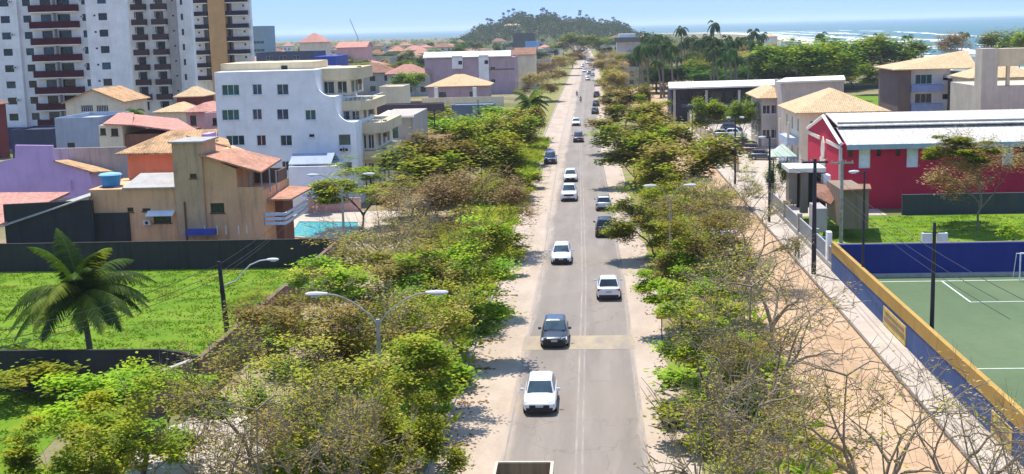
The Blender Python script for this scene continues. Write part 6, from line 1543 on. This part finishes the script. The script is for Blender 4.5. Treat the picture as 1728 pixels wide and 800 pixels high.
for px, py, w_, k, lab in ((1255,105,90,'dry','broad yellow-brown tree in front of the palm grove'),(1230,100,60,'olive','olive tree at the edge of the palm grove'),(1320,100,84,'round','broad green tree right of the yellow-brown one'),(1370,105,80,'round','broad green tree behind the beige box block'),(1415,92,90,'round','broad light green tree over the far lawn'),(1460,88,90,'round','light green spreading tree at the centre of the far lawn'),(1500,90,84,'round','light green spreading tree right over the far lawn'),(1440,115,70,'green','low green tree on the far lawn edge'),(1400,120,70,'green','low green tree at the left of the far lawn'),(1490,125,50,'green','low tree with a pale trunk on the far lawn'),(1290,120,70,'dark','dark shaded tree behind the long dark building'),(1175,125,60,'dark','dark tree among the palm trunks'),(1120,125,60,'dark','dark tree at the left foot of the grove'),(1225,130,60,'dark','dark tree at the foot of the yellow-brown one'),(1350,128,60,'dark','dark tree behind the tan roofs'),(1610,75,36,'dry','brown beach tree left of the palm'),(1695,72,60,'round','green tree top above the beige roof frame'),(1720,74,50,'round','green tree top at the right edge above the beige roof frame'),(1150,118,70,'dark','broad dark tree in the middle of the grove'),(1200,115,60,'round','green tree under the tallest palm')):
    bt(k, px, py+4, w_*1.3, lab, H=(12.5 if px > 1290 else 8.2) if k in ('round','dry') else 6.8, group='broad trees beyond the dirt road')
# ------------------------------------------------------------------ wooded headland
def hill_h(x, y):
    # measured outline of the ridge, in picture columns, given a real depth
    px = 998 + (x/1500.0)*FOC
    kx = [(770,0),(795,6),(815,16),(850,24),(880,29),(900,29),(930,27),(960,23),(1000,20),(1040,16),(1057,12),(1068,4),(1110,0)]
    h = 0
    for (a, ha), (b_, hb) in zip(kx, kx[1:]):
        if a <= px <= b_: h = ha+(hb-ha)*(px-a)/(b_-a)
    h = h*(.93+.10*math.sin(px*.11)+.05*math.sin(px*.31))
    t = abs(y-1500)/170.0
    return h*max(0, 1-t*t)
mb = MB(); nx, ny = 60, 24; xa, xb = (770-998)*1500/FOC, (1110-998)*1500/FOC
for j in range(ny+1):
    for i in range(nx+1):
        x = xa+(xb-xa)*i/nx; y = 1330+340*j/ny; mb.v.append((x,y,hill_h(x,y)-.3))
for j in range(ny):
    for i in range(nx): a = j*(nx+1)+i; mb.f.append((a,a+1,a+nx+2,a+nx+1))
HILLM = groundmat('hill_ground', [(.3,(.06,.09,.03)),(.5,(.12,.13,.05)),(.7,(.22,.19,.09))], scale=.03, fine=.3, fineamt=.5)
tag(mb.build('hill', HILLM, loc=(0,0,0), smooth=True), kind='structure')
rs = np.random.RandomState(3); n = 44000
X = rs.uniform(xa, xb, n//20); Yv = 1500+ (rs.rand(n//20)*2-1)*160; cz = np.array([hill_h(a, b_) for a, b_ in zip(X, Yv)])
k_ = cz > 1.0; X, Yv, cz = X[k_], Yv[k_], cz[k_]; c = np.repeat(np.stack([X,Yv,cz+2.2+2.5*rs.rand(len(X))],1), 20, 0); c = c + rs.randn(len(c),3)*np.array((2.2,2.4,2.0))
tag(mesh_obj('woodland', leaf_mesh('woodland', c, 2.2, 1.6, tints(len(X), 20, [(.022,.045,.02),(.035,.06,.022),(.018,.038,.018),(.055,.07,.03)], rs), .5, rs)), kind='stuff')
for i in range(110):
    t = i/109; px = 800+t*262+rp.uniform(-3,3); x = (px-998)*1500/FOC; y = 1500+rp.uniform(-28,28)
    far_palm(x, y, rp.choice((6,8,9,10,11,14))*rp.uniform(.85,1.1), 'far palm on the ridge of the wooded headland', 'palms on the headland', 1.25, hill_h(x,y)-.5)
rt = thing('villa', 'tiny pale villa on the slope of the wooded headland', 'villa', ((865-998)*1400/FOC,1400,0)); x = rt.location.x; z = hill_h(x,1400); boxpart('wall', rt, CREAM, x-8,x+9,1398,1404,z-2,z+3.0); MB().hip(x-8,x+9,1398,1404,z+3.1,1.6,.6,.2).build('roof', T_TAN, rt)
# far wood behind the town, one mass
rs = np.random.RandomState(8); n = 2600; Yw = 650*np.exp(rs.rand(n)*1.35); pw = np.where(rs.rand(n) < .6, rs.uniform(300,1000,n), rs.uniform(1000,1260,n)); Xw = (pw-998)/FOC*Yw
k_ = (np.abs(Xw-np.array([cx(y) for y in Yw])) > 14) & ~((Yw > 1300) & (pw > 770) & (pw < 1110)) & (Xw < 120); Xw, Yw = Xw[k_], Yw[k_]
c = np.repeat(np.stack([Xw,Yw,np.full(len(Xw),2.2)],1), 26, 0); c = c + rs.randn(len(c),3)*np.array((2.2,3.0,1.3)); c[:,2] = np.maximum(c[:,2], .4)
tag(mesh_obj('woodland', leaf_mesh('woodland', c, 1.7, 1.2, tints(len(Xw), 26, [(.07,.12,.03),(.11,.15,.04),(.05,.09,.03),(.17,.15,.07)], rs), .55, rs)), kind='stuff')
# distant blue headland behind it at the left
mb = MB(); pr = []
for i in range(41): t = i/40; pr.append((-900+1500*t, 6+10*math.sin(t*math.pi)+3*math.sin(t*17)))
for (x0,h0),(x1,h1) in zip(pr,pr[1:]):
    mb.quad((x0,2850,-1),(x1,2850,-1),(x1,2900,h1),(x0,2900,h0)); mb.quad((x0,2900,h0),(x1,2900,h1),(x1,2990,-1),(x0,2990,-1))
# ------------------------------------------------------------------ far town: every house its own object
FT = 'houses of the far town'
wallm = [plaster('far_wall_white', (.68,.66,.62)), plaster('far_wall_cream', (.60,.50,.38)), plaster('far_wall_pink', (.52,.33,.30)), plaster('far_wall_grey', (.40,.39,.38)), plaster('far_wall_ochre', (.50,.33,.16)), plaster('far_wall_blue', (.20,.28,.40))]
wname = ['white','cream','pink','grey','ochre','blue']
roofm = [T_ORANGE, T_PINK, T_DARK, FIBRO]; rname = ['orange tiled','pinkish tiled','brown tiled','flat grey']
protos = {}
def far_house(wi, ri, x, y, sx, sy, h):
    key = (wi, ri)
    if key not in protos:
        rt = thing('house', '', 'house', (0,0,0), FT)
        b_ = Block(rt, wallm[wi], -5, 5, -4, 4, 0, 5)
        for u in (1.6, 5, 8.2):
            for z in (1.5, 3.8): b_.o['f'].append((u-.6,u+.6,z-.6,z+.6,.2)); b_.wins.append(('f',u,z,1.2,1.2,GL_D,DFR,.2,0,'window',False))
        b_.build()
        if ri < 3: MB().hip(-5,5,-4,4,5.1,2.0,.5,.15).build('roof', roofm[ri], rt)
        else: roof_wall_cap(rt, FIBRO, -5,5,-4,4,5.003,.5)
        protos[key] = rt; c_ = rt
    else: c_ = copy_tree(protos[key])
    c_['label'] = 'small distant %s house with a %s roof in the far town' % (wname[wi], rname[ri])
    c_.location = (x,y,0); c_.scale = (sx, sy, h); c_.rotation_euler.z = rp.choice((0,0,.15,-.2,1.57)); return c_
occ = []
def free(x, y, r_):
    if any((x-a)**2+(y-b_)**2 < (r_+q)**2 for a, b_, q in occ): return False
    occ.append((x,y,r_)); return True
n_ = 0; tries = 0
while n_ < 235 and tries < 9000:
    tries += 1
    Y = 380*math.exp(rp.random()*1.35) if True else 0
    px = rp.choice((rp.uniform(425,715), rp.uniform(560,960), rp.uniform(1005,1110), rp.uniform(-40,430))); x = (px-998)/FOC*Y
    if abs(x-cx(Y)) < 15: continue
    if Y < 500 and 715 < px < 960: continue
    if Y < 490 and px < 600: continue
    if Y > 1300 and 760 < px < 1120: continue
    if px > 1065 and Y < 620: continue
    if not free(x, Y, 6.8): continue
    far_house(rp.choice((0,0,0,1,1,2,3,3,5)) , rp.choice((1,2,2,3,3,3,0)), x, Y, rp.uniform(.9,1.5), rp.uniform(.9,1.3), rp.uniform(.8,1.5)); n_ += 1
n_ = 0; tries = 0
while n_ < 150 and tries < 9000:
    tries += 1
    Y = 390*math.exp(rp.random()*1.2); px = rp.choice((rp.uniform(430,960), rp.uniform(1010,1110), rp.uniform(1110,1330))); x = (px-998)/FOC*Y
    if abs(x-cx(Y)) < 9 or (Y < 480 and 560 < px < 960) or not free(x, Y, 4.0): continue
    if px > 1110 and Y > 720: continue
    k = rp.choice(('round','dark','dark','dry','olive')); tree(k, x, Y, 'distant %s tree between the roofs of the far town' % {'round':'green','dark':'dark green','dry':'brown','olive':'olive'}[k], 'tree', 'trees of the far town', rp.uniform(6,9.5), rp.uniform(3.2,5.2)); n_ += 1
# landmarks of the far town
def far_block(label, pxa, pxb, pyt, Y, d, wall, wins=(), **k):
    x0, x1 = X_(pxa,pyt,Y), X_(pxb,pyt,Y); return simple_house(label, x0, x1, Y, Y+d, Z_((pxa+pxb)/2,pyt,Y), wall, None, 'flat', .6, 0, wins, name='building', cat='building', **k)
BGL = plaster('far_blue_glass', (.24,.35,.40), amount=.2)
rt, b_ = far_block('bluish glass office block right of the ochre striped tower', 422, 447, 46, 640, 20, BGL, [W2('f',3.7,z,6.0,1.5,pane=GL_T,bars=2,sill=False) for z in (4,8,12,16)])
far_block('dark two-storey far block with a light lower front before the headland', 866, 902, 58, 820, 15, plaster('far_dark', (.12,.13,.13)), [W2('f',7,6,8,2.2,pane=glass('pale_panel',(.35,.42,.5),.3),bars=2,sill=False)])
far_block('sky blue far house front below the dark far block', 886, 906, 72, 640, 12, plain('sky_blue_wall', (.20,.42,.62), .7))
rt, b_ = far_block('pale far building with a dark overhanging top floor right of the road end', 1041, 1080, 72, 620, 16, WH_TOWER2, [W2('f',5.5,5,4,2,sill=False)])
boxpart('dark_top_floor', rt, plaster('far_dark', (.12,.10,.10)), X_(1037,66,618), X_(1082,66,618), 615, 632, Z_(1060,71,618)+.01, Z_(1060,63,618)); boxpart('roof_block', rt, WH_TOWER2, X_(1044,58,620), X_(1072,58,620), 618, 630, Z_(1060,63,618)+.02, Z_(1060,57,620))
rt, b_ = pxhouse('far house with a brown tile roof and a pale gable beside the brown road trees', 868, 902, 92, 420, 14, CREAM, T_DARK, roof='gable', rh=2.0, axis='x')
pxhouse('far long house with a pinkish tile roof behind the blue warehouse', 505, 545, 72, 560, 16, CREAM, T_PINK, roof='hip', rh=4.0, wins=[W2('f',3,6,1.4,1.4),W2('f',7,6,1.4,1.4)])
pxhouse('far row house with a long red roof left of the dark trees', 568, 618, 80, 600, 16, PINK, T_PINK, roof='gable', rh=2.4, axis='x')
pxhouse('white far beach house with a flat roof near the surf', 1318, 1352, 72, 640, 14, WH_TOWER2, None, roof='flat', rh=.4, wins=[W2('f',3,4,1.4,1.4),W2('f',7,4,1.4,1.4)])
pxhouse('second white far beach house nearer the water', 1290, 1312, 62, 700, 14, WH_TOWER2, T_TAN, roof='hip', rh=1.5)
# ------------------------------------------------------------------ air
if HAZE > 0:
    mb = MB().box(-17000, 30000, -320, 30000, -3.2, 62)
    m = bpy.data.materials.new('haze_air'); m.use_nodes = True; nt = m.node_tree; nt.nodes.clear()
    out = N(nt, 'ShaderNodeOutputMaterial'); v = N(nt, 'ShaderNodeVolumePrincipled'); v.inputs['Color'].default_value = (.80,.88,1,1); v.inputs['Density'].default_value = HAZE; v.inputs['Anisotropy'].default_value = .2
    nt.links.new(v.outputs[0], out.inputs['Volume']); tag(mb.build('haze', m, loc=(0,0,0)), kind='stuff')
for o in bpy.data.objects:      # a copied part inherits nothing but its shape
    if o.parent is not None:
        for k in ('label','category','group'):
            if k in o and not o.get('kind'): del o[k]
